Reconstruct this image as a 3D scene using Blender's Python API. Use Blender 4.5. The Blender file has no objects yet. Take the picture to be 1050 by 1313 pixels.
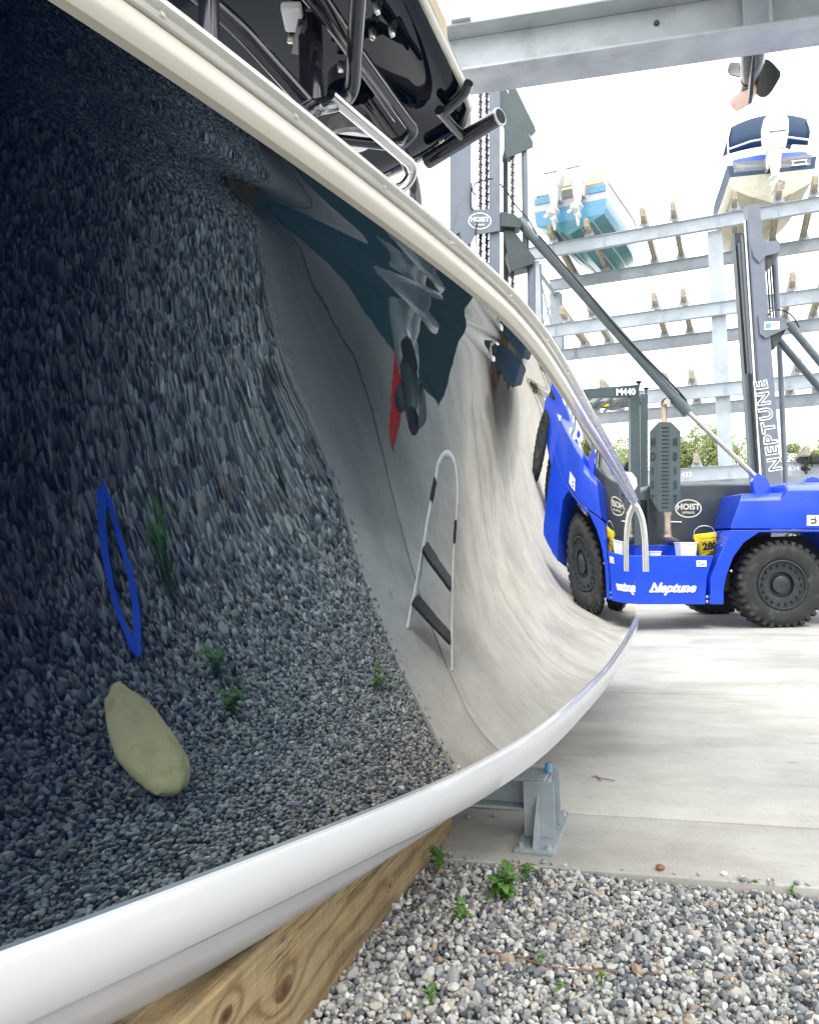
import bpy, bmesh, math, random
import numpy as np
from mathutils import Vector, Matrix, noise
R = math.radians
random.seed(7)
rng = np.random.default_rng(11)
scene = bpy.context.scene
COL = scene.collection

# ------------------------------------------------------------------ camera geometry (photo pixels 1050x1313)
F = 1000.0
PITCH, ROLL, CAMH = R(2.8), R(1.6), 1.0
fw = Vector((0, math.cos(PITCH), math.sin(PITCH)))
_u = Vector((0, -math.sin(PITCH), math.cos(PITCH)))
_r = Vector((1, 0, 0))
rt = _r * math.cos(ROLL) - _u * math.sin(ROLL)
up = _r * math.sin(ROLL) + _u * math.cos(ROLL)
CAM = Vector((0, 0, CAMH))

def ray(x, y):
    return fw + rt * ((x - 525) / F) - up * ((y - 656.5) / F)
def atz(x, y, z=0.0):
    d = ray(x, y)
    return CAM + d * ((z - CAMH) / d.z)
def aty(x, y, Y):
    d = ray(x, y)
    return CAM + d * (Y / d.y)

cam = bpy.data.cameras.new("camera")
cam.sensor_fit = 'VERTICAL'
cam.sensor_height = 36
cam.lens = 36 * F / 1313
cam.clip_start, cam.clip_end = 0.02, 2000
camo = bpy.data.objects.new("camera", cam)
COL.objects.link(camo)
camo.matrix_world = Matrix(((rt.x, up.x, -fw.x, CAM.x), (rt.y, up.y, -fw.y, CAM.y), (rt.z, up.z, -fw.z, CAM.z), (0, 0, 0, 1)))
scene.camera = camo

# ------------------------------------------------------------------ materials
def _nt(name):
    m = bpy.data.materials.new(name)
    m.use_nodes = True
    nt = m.node_tree
    return m, nt, nt.nodes["Principled BSDF"]

def ramp(nt, src, stops):
    r = nt.nodes.new("ShaderNodeValToRGB")
    els = r.color_ramp.elements
    while len(els) < len(stops):
        els.new(0.5)
    for e, (p, c) in zip(els, stops):
        e.position = p
        e.color = (c[0], c[1], c[2], 1)
    nt.links.new(src, r.inputs[0])
    return r

def mapped(nt, scale=(1, 1, 1), rot=(0, 0, 0), kind="Object"):
    tc = nt.nodes.new("ShaderNodeTexCoord")
    mp = nt.nodes.new("ShaderNodeMapping")
    mp.inputs["Scale"].default_value = scale
    mp.inputs["Rotation"].default_value = rot
    nt.links.new(tc.outputs[kind], mp.inputs[0])
    return mp.outputs[0]

def noise_tex(nt, vec, scale, detail=4, rough=0.55):
    n = nt.nodes.new("ShaderNodeTexNoise")
    n.inputs["Scale"].default_value = scale
    n.inputs["Detail"].default_value = detail
    n.inputs["Roughness"].default_value = rough
    if vec is not None:
        nt.links.new(vec, n.inputs["Vector"])
    return n

def bump(nt, p, h, strength=0.3, dist=0.01):
    b = nt.nodes.new("ShaderNodeBump")
    b.inputs["Strength"].default_value = strength
    b.inputs["Distance"].default_value = dist
    nt.links.new(h, b.inputs["Height"])
    nt.links.new(b.outputs[0], p.inputs["Normal"])

def mix(nt, fac, a, b, mode='MIX'):
    n = nt.nodes.new("ShaderNodeMix")
    n.data_type = 'RGBA'
    n.blend_type = mode
    for sock, v in ((n.inputs[0], fac), (n.inputs[6], a), (n.inputs[7], b)):
        if isinstance(v, (int, float)):
            sock.default_value = v
        elif isinstance(v, tuple):
            sock.default_value = (v[0], v[1], v[2], 1)
        else:
            nt.links.new(v, sock)
    return n.outputs[2]

def paint(name, c, rough=0.4, metal=0.0, var=0.12, scale=6.0, dirt=None, bumpy=0.0, coat=0.0, stretch=(1, 1, 1), spec=0.5):
    """plain surface with worn, slightly uneven colour and gloss"""
    m, nt, p = _nt(name)
    v = mapped(nt, stretch)
    n = noise_tex(nt, v, scale, 6, 0.62)
    lo = tuple(x * (1 - var) for x in c)
    hi = tuple(min(1, x * (1 + var)) for x in c)
    cr = ramp(nt, n.outputs[0], [(0.3, lo), (0.7, hi)])
    out = cr.outputs[0]
    if dirt:
        n2 = noise_tex(nt, v, scale * 0.6, 8, 0.7)
        dr = ramp(nt, n2.outputs[0], [(0.52, (0, 0, 0)), (0.72, (1, 1, 1))])
        out = mix(nt, dr.outputs[0], out, dirt)
    nt.links.new(out, p.inputs["Base Color"])
    rr = ramp(nt, n.outputs[0], [(0.25, (rough * 0.8,) * 3), (0.8, (min(1, rough * 1.25),) * 3)])
    nt.links.new(rr.outputs[0], p.inputs["Roughness"])
    p.inputs["Metallic"].default_value = metal
    p.inputs["Coat Weight"].default_value = coat
    p.inputs["Coat Roughness"].default_value = 0.08
    p.inputs["Specular IOR Level"].default_value = spec
    if bumpy:
        n3 = noise_tex(nt, v, scale * 9, 4)
        bump(nt, p, n3.outputs[0], bumpy, 0.004)
    return m

M = {}
# mirror-polished navy gelcoat: dark body, gloss tinted bluish face-on, stronger towards grazing view
GLOSS = ((0, .008), (.07, .012), (.13, .042), (.20, .145), (.27, .26), (.33, .33), (.42, .40), (.52, .48), (.7, .63), (.85, .78), (1, 1))
def gelcoat(name, base, gloss=GLOSS, wav=0.00007):
    m, nt, p = _nt(name)
    p.inputs["Base Color"].default_value = (*base, 1)
    p.inputs["Roughness"].default_value = 0.5
    p.inputs["Specular IOR Level"].default_value = 0.0
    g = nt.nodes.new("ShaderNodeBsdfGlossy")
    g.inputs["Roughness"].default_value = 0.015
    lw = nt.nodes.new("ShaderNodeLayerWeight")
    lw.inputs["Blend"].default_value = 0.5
    nt.links.new(ramp(nt, lw.outputs["Facing"], [(0.0, (0.46, 0.68, 1.0)), (0.28, (0.68, 0.87, 1.0)), (0.5, (1.0, 0.98, 0.94))]).outputs[0], g.inputs["Color"])  # bluish cast of the reflection painted into the gloss colour
    ma = ramp(nt, lw.outputs["Facing"], [(p_, (f_, f_, f_)) for p_, f_ in gloss])
    ms = nt.nodes.new("ShaderNodeMixShader")
    nt.links.new(ma.outputs[0], ms.inputs[0])
    nt.links.new(p.outputs[0], ms.inputs[1])
    nt.links.new(g.outputs[0], ms.inputs[2])
    nt.links.new(ms.outputs[0], nt.nodes["Material Output"].inputs[0])
    v = mapped(nt)
    n = noise_tex(nt, v, 16.0, 2, 0.5)
    b = nt.nodes.new("ShaderNodeBump")
    b.inputs["Strength"].default_value = 1.0
    b.inputs["Distance"].default_value = wav
    nt.links.new(n.outputs[0], b.inputs["Height"])
    for nd in (g, lw):
        nt.links.new(b.outputs[0], nd.inputs["Normal"])
    return m
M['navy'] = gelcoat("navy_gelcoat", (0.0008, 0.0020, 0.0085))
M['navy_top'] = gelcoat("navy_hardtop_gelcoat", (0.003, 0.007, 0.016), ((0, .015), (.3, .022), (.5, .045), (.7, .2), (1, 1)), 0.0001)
M['white_gel'] = paint("white_gelcoat", (0.46, 0.465, 0.475), 0.22, var=0.03, scale=2.5, coat=0.4, dirt=None)
M['bottom_white'] = paint("white_bottom_paint", (0.52, 0.52, 0.54), 0.35, var=0.05, scale=4, coat=0.1)
M['cream'] = paint("cream_gelcoat", (0.56, 0.53, 0.46), 0.2, var=0.04, scale=3, coat=0.5)
M['steel'] = paint("polished_stainless", (0.78, 0.77, 0.74), 0.13, 1.0, var=0.06, scale=30)
M['rail'] = paint("pale_rub_rail", (0.70, 0.69, 0.66), 0.22, 0.35, var=0.06, scale=20, coat=0.3)
M['alu'] = paint("brushed_aluminium", (0.72, 0.73, 0.74), 0.35, 0.9, var=0.08, scale=40)
M['blacktube'] = paint("black_powder_coat", (0.012, 0.014, 0.02), 0.12, 0.0, var=0.2, scale=20, coat=0.8)
M['tan'] = paint("tan_vinyl", (0.62, 0.5, 0.33), 0.55, var=0.08, scale=9, bumpy=0.2)
M['white_plastic'] = paint("white_plastic", (0.8, 0.81, 0.82), 0.4, var=0.03)
M['galv'] = paint("galvanised_steel", (0.50, 0.53, 0.55), 0.5, 0.35, var=0.14, scale=5, dirt=(0.36, 0.37, 0.36), bumpy=0.08)
M['galv_pale'] = paint("weathered_galvanised_steel", (0.40, 0.44, 0.48), 0.6, 0.2, var=0.12, scale=3, dirt=(0.32, 0.35, 0.38))
M['grey_steel'] = paint("grey_painted_steel", (0.27, 0.31, 0.33), 0.45, 0.1, var=0.12, scale=14, dirt=(0.33, 0.35, 0.34), bumpy=0.06)
M['mast'] = paint("grey_mast_paint", (0.14, 0.16, 0.20), 0.42, 0.0, var=0.1, scale=3, dirt=(0.19, 0.2, 0.23))
M['mast_dark'] = paint("dark_mast_steel", (0.045, 0.055, 0.062), 0.4, 0.1, var=0.25, scale=6, dirt=(0.1, 0.085, 0.07))
M['charcoal'] = paint("charcoal_hood_paint", (0.035, 0.048, 0.052), 0.42, 0.0, var=0.18, scale=3, dirt=(0.06, 0.07, 0.072), coat=0.15)
M['guard'] = paint("dark_green_grey_guard", (0.05, 0.075, 0.08), 0.45, 0.0, var=0.15, scale=8)
M['blue'] = paint("forklift_blue_paint", (0.004, 0.055, 0.62), 0.3, 0.0, var=0.1, scale=3, coat=0.35, dirt=(0.006, 0.06, 0.5))
M['black'] = paint("matt_black", (0.012, 0.013, 0.014), 0.6, var=0.2)
M['rubber'] = paint("dusty_rubber", (0.028, 0.031, 0.03), 0.75, var=0.3, scale=9, dirt=(0.085, 0.09, 0.08), bumpy=0.25, spec=0.3)
M['rim'] = paint("dark_rim_paint", (0.022, 0.03, 0.036), 0.45, 0.1, var=0.2, scale=12, dirt=(0.05, 0.055, 0.055))
M['hose'] = paint("cylinder_grey_paint", (0.1, 0.125, 0.135), 0.4, 0.1, var=0.15, scale=8)
M['chrome'] = paint("chromed_rod", (0.62, 0.58, 0.55), 0.15, 1.0, var=0.1, scale=20)
M['exhaust'] = paint("heat_tinted_exhaust_pipe", (0.5, 0.4, 0.3), 0.4, 0.6, var=0.25, scale=14, dirt=(0.6, 0.54, 0.46))
M['yellow'] = paint("yellow_plastic", (0.8, 0.6, 0.01), 0.4, var=0.06)
M['letter'] = paint("white_letter_paint", (0.82, 0.83, 0.82), 0.5, var=0.04)
M['cream_letter'] = paint("cream_letter_paint", (0.78, 0.75, 0.6), 0.5, var=0.05)
M['orange'] = paint("orange_sticker", (0.8, 0.38, 0.02), 0.5, var=0.05)
M['red'] = paint("red_gloss", (0.6, 0.02, 0.015), 0.25, var=0.1, coat=0.4)
M['teal'] = paint("teal_gelcoat", (0.045, 0.20, 0.25), 0.3, var=0.06, coat=0.3)
M['teal_dark'] = paint("dark_teal_bottom_paint", (0.03, 0.075, 0.085), 0.5, var=0.15, scale=3)
M['sky_blue'] = paint("light_blue_gelcoat", (0.10, 0.28, 0.44), 0.3, var=0.06, coat=0.3)
M['cream_bottom'] = paint("cream_antifouling", (0.56, 0.53, 0.42), 0.55, var=0.12, scale=4, dirt=(0.4, 0.37, 0.26))
M['navy_cloth'] = paint("navy_canvas", (0.02, 0.05, 0.11), 0.6, var=0.15, scale=6, bumpy=0.2)
M['royal'] = paint("blue_canvas", (0.06, 0.12, 0.5), 0.6, var=0.12, scale=6, bumpy=0.2)
M['dark_unit'] = paint("dark_outboard_paint", (0.03, 0.038, 0.04), 0.3, var=0.2, scale=9, coat=0.4)
M['pink'] = paint("lit_blade_and_print_pink", (0.62, 0.4, 0.32), 0.5, var=0.2, scale=9)  # pink sticker print, and the lit look of one propeller blade as colour
M['strap'] = paint("blue_webbing", (0.01, 0.12, 0.9), 0.6, var=0.1)
M['stone'] = paint("tan_sandstone", (0.98, 0.70, 0.34), 0.85, var=0.22, scale=9, dirt=(0.55, 0.38, 0.16), bumpy=0.6)
M['glass'] = paint("dark_lens", (0.02, 0.02, 0.025), 0.08, var=0.1)

def face_point(x, y):
    """photo pixel -> (along, up) on the camera-side face of the timber, in its own frame"""
    th = R(19)
    lat = Vector((math.cos(th), -math.sin(th), 0)); ax = Vector((-math.sin(th), -math.cos(th), 0)); o = Vector((0.50, 6.14, 0))
    d = ray(x, y)
    t = (0.72 - (CAM - o).dot(lat)) / d.dot(lat)
    q = CAM + d * t
    return (q - o).dot(ax) - 4.10, q.z - 0.10
KNOTS = [(*face_point(365, 1268), 0.024), (*face_point(290, 1303), 0.016), (*face_point(500, 1135), 0.007)]
def wood(name, lo, hi, knots=(), freq=70.0):
    """sawn timber: growth rings seen as wavering lines along local x, bending round knots at (x, z, size)"""
    m, nt, p = _nt(name)
    tc = nt.nodes.new("ShaderNodeTexCoord")
    sx = nt.nodes.new("ShaderNodeSeparateXYZ")
    nt.links.new(tc.outputs["Object"], sx.inputs[0])
    def math_(op, a, b=None):
        n = nt.nodes.new("ShaderNodeMath"); n.operation = op
        for i, v in enumerate((a, b)):
            if v is None:
                continue
            if isinstance(v, (int, float)):
                n.inputs[i].default_value = v
            else:
                nt.links.new(v, n.inputs[i])
        return n.outputs[0]
    warp = noise_tex(nt, mapped(nt, (1.3, 4, 4)), 1.6, 3, 0.5).outputs[0]
    warp2 = noise_tex(nt, mapped(nt, (4, 22, 22)), 2.0, 4, 0.6).outputs[0]
    ph = math_('ADD', math_('MULTIPLY', sx.outputs[2], freq), math_('MULTIPLY', sx.outputs[1], freq * .8))
    ph = math_('ADD', ph, math_('ADD', math_('MULTIPLY', warp, 18.0), math_('MULTIPLY', warp2, 3.5)))
    kmask = None
    for kx, kz, kr in knots:
        dx = math_('MULTIPLY', math_('SUBTRACT', sx.outputs[0], kx), 0.62)
        dz = math_('SUBTRACT', sx.outputs[2], kz)
        d = math_('SQRT', math_('ADD', math_('MULTIPLY', dx, dx), math_('MULTIPLY', dz, dz)))
        d = math_('ADD', d, math_('MULTIPLY', math_('SUBTRACT', warp2, 0.5), 0.012))
        g = math_('POWER', 2.718, math_('MULTIPLY', math_('POWER', math_('DIVIDE', d, kr * 2.2), 2.0), -1.0))
        ph = math_('ADD', ph, math_('MULTIPLY', g, 12.0))
        km = math_('SUBTRACT', 1.0, math_('MINIMUM', math_('DIVIDE', d, kr), 1.0))
        kmask = km if kmask is None else math_('MAXIMUM', kmask, km)
    wv = math_('ADD', math_('MULTIPLY', math_('SINE', ph), 0.5), 0.5)
    fine = noise_tex(nt, mapped(nt, (2.5, 90, 90)), 3, 5, 0.7).outputs[0]
    blot = noise_tex(nt, mapped(nt, (1.0, 3, 3)), 2.4, 5, 0.6).outputs[0]
    o = ramp(nt, wv, [(0.0, lo), (0.35, tuple(l * .35 + h * .65 for l, h in zip(lo, hi))), (1.0, hi)]).outputs[0]
    o = mix(nt, 0.6, o, ramp(nt, fine, [(0.32, (0.42, 0.39, 0.36)), (0.62, (1.12, 1.12, 1.12))]).outputs[0], 'MULTIPLY')
    o = mix(nt, 0.7, o, ramp(nt, blot, [(0.3, (0.62, 0.6, 0.58)), (0.6, (1.05, 1.05, 1.05))]).outputs[0], 'MULTIPLY')
    if kmask is not None:
        kc = ramp(nt, kmask, [(0.0, (1, 1, 1)), (0.12, (.62, .45, .3)), (0.45, (.5, .3, .16)), (0.8, (.22, .12, .07))]).outputs[0]
        o = mix(nt, 1.0, o, kc, 'MULTIPLY')
    crack = noise_tex(nt, mapped(nt, (1.1, 46, 46)), 1.0, 3, 0.6).outputs[0]
    ck = ramp(nt, crack, [(0.485, (1, 1, 1)), (0.497, (.28, .22, .17)), (0.503, (.28, .22, .17)), (0.515, (1, 1, 1))]).outputs[0]
    gate = ramp(nt, noise_tex(nt, mapped(nt, (2, 6, 6)), 1.3, 2).outputs[0], [(0.5, (0, 0, 0)), (0.58, (1, 1, 1))]).outputs[0]
    o = mix(nt, gate, o, mix(nt, 1.0, o, ck, 'MULTIPLY'))
    saw = noise_tex(nt, mapped(nt, (120, 5, 5), (0, 0.25, 0)), 1.0, 3, 0.6).outputs[0]
    o = mix(nt, 0.45, o, ramp(nt, saw, [(0.35, (.7, .7, .7)), (0.6, (1.08, 1.08, 1.08))]).outputs[0], 'MULTIPLY')
    gry = noise_tex(nt, mapped(nt, (1.5, 5, 5)), 3.0, 6, 0.7).outputs[0]
    o = mix(nt, ramp(nt, gry, [(0.5, (0, 0, 0)), (0.75, (.45, .45, .45))]).outputs[0], o, (0.24, 0.215, 0.18))
    nt.links.new(o, p.inputs["Base Color"])
    p.inputs["Roughness"].default_value = 0.78
    bump(nt, p, mix(nt, 0.5, mix(nt, 0.7, wv, fine), ck), 0.5, 0.005)
    return m
M['timber'] = wood("weathered_timber", (0.19, 0.13, 0.058), (0.35, 0.255, 0.125), KNOTS)
M['bunk'] = wood("grey_rack_timber", (0.26, 0.23, 0.17), (0.48, 0.43, 0.33))

def concrete(name, tone):
    m, nt, p = _nt(name)
    v = mapped(nt, kind="Object")
    big = noise_tex(nt, v, 0.55, 7, 0.62)
    mid = noise_tex(nt, v, 4.5, 8, 0.7)
    fine = noise_tex(nt, v, 90, 4, 0.7)
    streak = noise_tex(nt, mapped(nt, (0.5, 5.0, 1), (0, 0, 0)), 1.1, 6, 0.65)
    c = ramp(nt, big.outputs[0], [(0.3, tuple(t * 0.86 for t in tone)), (0.7, tuple(min(1, t * 1.1) for t in tone))])
    o = mix(nt, 0.6, c.outputs[0], ramp(nt, mid.outputs[0], [(0.3, (0.8, 0.8, 0.78)), (0.65, (1.05, 1.05, 1.05))]).outputs[0], 'MULTIPLY')
    o = mix(nt, 0.3, o, ramp(nt, streak.outputs[0], [(0.3, (0.8, 0.79, 0.77)), (0.5, (1, 1, 1))]).outputs[0], 'MULTIPLY')
    o = mix(nt, 0.5, o, ramp(nt, fine.outputs[0], [(0.3, (0.75, 0.75, 0.75)), (0.7, (1.1, 1.1, 1.1))]).outputs[0], 'MULTIPLY')
    tr_ = noise_tex(nt, mapped(nt, (0.5, 2.6, 1), (0, 0, R(9))), 1.7, 8, 0.72)
    o = mix(nt, 0.35, o, ramp(nt, tr_.outputs[0], [(0.55, (1, 1, 1)), (0.63, (0.72, 0.70, 0.66)), (0.75, (0.52, 0.50, 0.46))]).outputs[0], 'MULTIPLY')
    gr_ = noise_tex(nt, v, 34, 6, 0.8)
    o = mix(nt, 0.8, o, ramp(nt, gr_.outputs[0], [(0.58, (1, 1, 1)), (0.68, (0.55, 0.53, 0.5))]).outputs[0], 'MULTIPLY')
    bl_ = noise_tex(nt, mapped(nt, (0.9, 1.6, 1)), 1.3, 5, 0.6)
    o = mix(nt, 0.75, o, ramp(nt, bl_.outputs[0], [(0.36, (0.74, 0.725, 0.69)), (0.47, (0.9, 0.885, 0.86)), (0.56, (1.04, 1.03, 1.01))]).outputs[0], 'MULTIPLY')
    # scuffs, drips and small dark specks
    vo = nt.nodes.new("ShaderNodeTexVoronoi")
    vo.inputs["Scale"].default_value = 3.2
    nt.links.new(mapped(nt, (0.55, 1.7, 1), (0, 0, 0.3)), vo.inputs["Vector"])
    sp = ramp(nt, vo.outputs["Distance"], [(0.035, (1, 1, 1)), (0.07, (0, 0, 0))])
    o = mix(nt, mix(nt, 0.7, (0, 0, 0), sp.outputs[0]), o, (0.2, 0.19, 0.17))
    nt.links.new(o, p.inputs["Base Color"])
    rr = ramp(nt, big.outputs[0], [(0.35, (0.45,) * 3), (0.62, (0.85,) * 3)])
    nt.links.new(rr.outputs[0], p.inputs["Roughness"])
    bump(nt, p, fine.outputs[0], 0.25, 0.003)
    return m
M['concrete'] = concrete("pale_concrete", (0.485, 0.475, 0.445))
M['concrete_edge'] = concrete("grey_concrete", (0.415, 0.405, 0.38))

def soil():
    m, nt, p = _nt("gravelly_soil")
    v = mapped(nt)
    vo = nt.nodes.new("ShaderNodeTexVoronoi")
    vo.inputs["Scale"].default_value = 34
    nt.links.new(v, vo.inputs["Vector"])
    c = ramp(nt, vo.outputs["Color"], [(0.1, (0.09, 0.085, 0.08)), (0.5, (0.22, 0.215, 0.2)), (0.95, (0.4, 0.39, 0.37))])
    n = noise_tex(nt, v, 0.8, 6)
    o = mix(nt, 0.6, c.outputs[0], ramp(nt, n.outputs[0], [(0.35, (0.6, 0.58, 0.52)), (0.7, (1, 1, 1))]).outputs[0], 'MULTIPLY')
    nt.links.new(o, p.inputs["Base Color"])
    p.inputs["Roughness"].default_value = 0.95
    bump(nt, p, vo.outputs["Distance"], 0.8, 0.02)
    return m
M['soil'] = soil()

def pebble():
    m, nt, p = _nt("crushed_stone")
    oi = nt.nodes.new("ShaderNodeObjectInfo")
    c = ramp(nt, oi.outputs["Random"], [
        (0.0, (0.07, 0.08, 0.10)), (0.12, (0.14, 0.155, 0.17)), (0.28, (0.24, 0.25, 0.255)), (0.46, (0.36, 0.365, 0.36)), (0.64, (0.48, 0.475, 0.455)),
        (0.78, (0.56, 0.55, 0.525)), (0.88, (0.42, 0.38, 0.325)), (0.925, (0.47, 0.41, 0.32)), (0.95, (0.32, 0.22, 0.15)), (0.965, (0.33, 0.35, 0.36)), (0.985, (0.74, 0.73, 0.7))])
    v = mapped(nt)
    n = noise_tex(nt, v, 60, 6, 0.75)
    o = mix(nt, 0.8, c.outputs[0], ramp(nt, n.outputs[0], [(0.3, (0.62, 0.62, 0.62)), (0.7, (1.2, 1.19, 1.17))]).outputs[0], 'MULTIPLY')
    nt.links.new(o, p.inputs["Base Color"])
    p.inputs["Roughness"].default_value = 0.62
    bump(nt, p, n.outputs[0], 0.4, 0.003)
    return m
M['pebble'] = pebble()

def leafmat(name, lo, hi, trans=0.25):
    m, nt, p = _nt(name)
    v = mapped(nt)
    n = noise_tex(nt, v, 1.1, 5, 0.7)
    c = ramp(nt, n.outputs[0], [(0.3, lo), (0.7, hi)])
    nt.links.new(c.outputs[0], p.inputs["Base Color"])
    p.inputs["Roughness"].default_value = 0.55
    tr = nt.nodes.new("ShaderNodeBsdfTranslucent")
    nt.links.new(c.outputs[0], tr.inputs[0])
    ms = nt.nodes.new("ShaderNodeMixShader")
    ms.inputs[0].default_value = trans
    nt.links.new(p.outputs[0], ms.inputs[1])
    nt.links.new(tr.outputs[0], ms.inputs[2])
    nt.links.new(ms.outputs[0], nt.nodes["Material Output"].inputs[0])
    return m
M['leaf'] = leafmat("tree_leaf", (0.22, 0.28, 0.10), (0.40, 0.45, 0.20))
M['weed'] = leafmat("weed_leaf", (0.08, 0.19, 0.035), (0.17, 0.32, 0.07))
M['dry_stem'] = paint("dry_stem", (0.22, 0.1, 0.05), 0.8)
M['bark'] = paint("bark", (0.11, 0.085, 0.065), 0.9, var=0.3, scale=12, bumpy=0.4)

# ------------------------------------------------------------------ object helpers
def tag(o, label=None, cat=None, group=None, kind=None):
    for k, v in (('label', label), ('category', cat), ('group', group), ('kind', kind)):
        if v:
            o[k] = v
    return o

def empty(name, mat=None, **kw):
    o = bpy.data.objects.new(name, None)
    COL.objects.link(o)
    o.empty_display_size = 0.2
    if mat is not None:
        o.matrix_world = mat
    return tag(o, **kw)

def link(name, bm, m, parent=None, smooth=True, bev=0.0, seg=2, **kw):
    bmesh.ops.recalc_face_normals(bm, faces=bm.faces)
    me = bpy.data.meshes.new(name)
    bm.to_mesh(me)
    bm.free()
    mats = m if isinstance(m, (list, tuple)) else [m]
    for x in mats:
        me.materials.append(x)
    o = bpy.data.objects.new(name, me)
    COL.objects.link(o)
    if parent is not None:
        o.parent = parent
    if smooth:
        me.shade_smooth()
        me.set_sharp_from_angle(angle=R(38))
    if bev:
        b = o.modifiers.new("soft_edges", 'BEVEL')
        b.width = bev
        b.segments = seg
        b.limit_method = 'ANGLE'
        b.angle_limit = R(40)
        b.harden_normals = True
    return tag(o, **kw)

def B():
    return bmesh.new()

def box(bm, c, s, rot=None, mi=0):
    c = Vector(c)
    vs = []
    for dx in (-.5, .5):
        for dy in (-.5, .5):
            for dz in (-.5, .5):
                v = Vector((dx * s[0], dy * s[1], dz * s[2]))
                if rot is not None:
                    v = rot @ v
                vs.append(bm.verts.new(c + v))
    for f in ((0, 1, 3, 2), (4, 6, 7, 5), (0, 4, 5, 1), (2, 3, 7, 6), (0, 2, 6, 4), (1, 5, 7, 3)):
        bm.faces.new([vs[i] for i in f]).material_index = mi
    return vs

def bar(bm, a, b, w, h, upv=(0, 0, 1), mi=0):
    """rectangular bar from a to b, w across, h along up"""
    a, b = Vector(a), Vector(b)
    d = (b - a)
    z = d.normalized()
    x = z.cross(Vector(upv))
    if x.length < 1e-5:
        x = z.cross(Vector((1, 0, 0)))
    x.normalize()
    y = x.cross(z)
    rot = Matrix((x, y, z)).transposed()
    box(bm, (a + b) / 2, (w, h, d.length), rot, mi)

def tube(bm, pts, r, seg=14, cap=True, mi=0, closed=False):
    pts = [Vector(p) for p in pts]
    n = len(pts)
    rs = r if isinstance(r, (list, tuple)) else [r] * n
    rings = []
    prev = None
    for i, p in enumerate(pts):
        if closed:
            t = (pts[(i + 1) % n] - pts[i - 1]).normalized()
        else:
            t = (pts[min(i + 1, n - 1)] - pts[max(i - 1, 0)]).normalized()
        if prev is None:
            a = t.orthogonal().normalized()
        else:
            a = (prev - t * prev.dot(t)).normalized()
        prev = a
        b = t.cross(a)
        rings.append([bm.verts.new(p + (a * math.cos(2 * math.pi * k / seg) + b * math.sin(2 * math.pi * k / seg)) * rs[i]) for k in range(seg)])
    m = n if closed else n - 1
    for i in range(m):
        A, Bq = rings[i], rings[(i + 1) % n]
        for k in range(seg):
            bm.faces.new((A[k], A[(k + 1) % seg], Bq[(k + 1) % seg], Bq[k])).material_index = mi
    if cap and not closed:
        bm.faces.new(rings[0][::-1]).material_index = mi
        bm.faces.new(rings[-1]).material_index = mi

def curve(pts, n=8):
    """Catmull-Rom through points"""
    P = [Vector(p) for p in pts]
    P = [P[0] * 2 - P[1]] + P + [P[-1] * 2 - P[-2]]
    out = []
    for i in range(1, len(P) - 2):
        for k in range(n):
            t = k / n
            out.append(0.5 * ((2 * P[i]) + (P[i + 1] - P[i - 1]) * t + (2 * P[i - 1] - 5 * P[i] + 4 * P[i + 1] - P[i + 2]) * t * t + (3 * P[i] - P[i - 1] - 3 * P[i + 1] + P[i + 2]) * t ** 3))
    out.append(P[-2])
    return out

def fillet(pts, r, n=6):
    """polyline with rounded corners"""
    P = [Vector(p) for p in pts]
    out = [P[0]]
    for i in range(1, len(P) - 1):
        a = (P[i - 1] - P[i]); b = (P[i + 1] - P[i])
        k = min(r, a.length * 0.48, b.length * 0.48)
        s, e = P[i] + a.normalized() * k, P[i] + b.normalized() * k
        for j in range(n + 1):
            t = j / n
            out.append(s * (1 - t) ** 2 + P[i] * 2 * t * (1 - t) + e * t * t)
    out.append(P[-1])
    return out

def prism(bm, poly, y0, y1, mi=0):
    """polygon in local x,z extruded along y"""
    a = [bm.verts.new((x, y0, z)) for x, z in poly]
    b = [bm.verts.new((x, y1, z)) for x, z in poly]
    n = len(poly)
    bm.faces.new(a).material_index = mi
    bm.faces.new(b[::-1]).material_index = mi
    for i in range(n):
        bm.faces.new((a[i], b[i], b[(i + 1) % n], a[(i + 1) % n])).material_index = mi

def lathe(bm, prof, c, ax='y', seg=48, mi=0, close=False):
    """profile (radius, along) turned about an axis through c"""
    c = Vector(c)
    rings = []
    for r, h in prof:
        ring = []
        for k in range(seg):
            t = 2 * math.pi * k / seg
            ca, sa = r * math.cos(t), r * math.sin(t)
            v = {'y': (ca, h, sa), 'z': (ca, sa, h), 'x': (h, ca, sa)}[ax]
            ring.append(bm.verts.new(c + Vector(v)))
        rings.append(ring)
    for i in range(len(rings) - 1):
        for k in range(seg):
            bm.faces.new((rings[i][k], rings[i][(k + 1) % seg], rings[i + 1][(k + 1) % seg], rings[i + 1][k])).material_index = mi
    if prof[0][0] > 1e-6 and close:
        bm.faces.new(rings[0]).material_index = mi
        bm.faces.new(rings[-1][::-1]).material_index = mi

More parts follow.
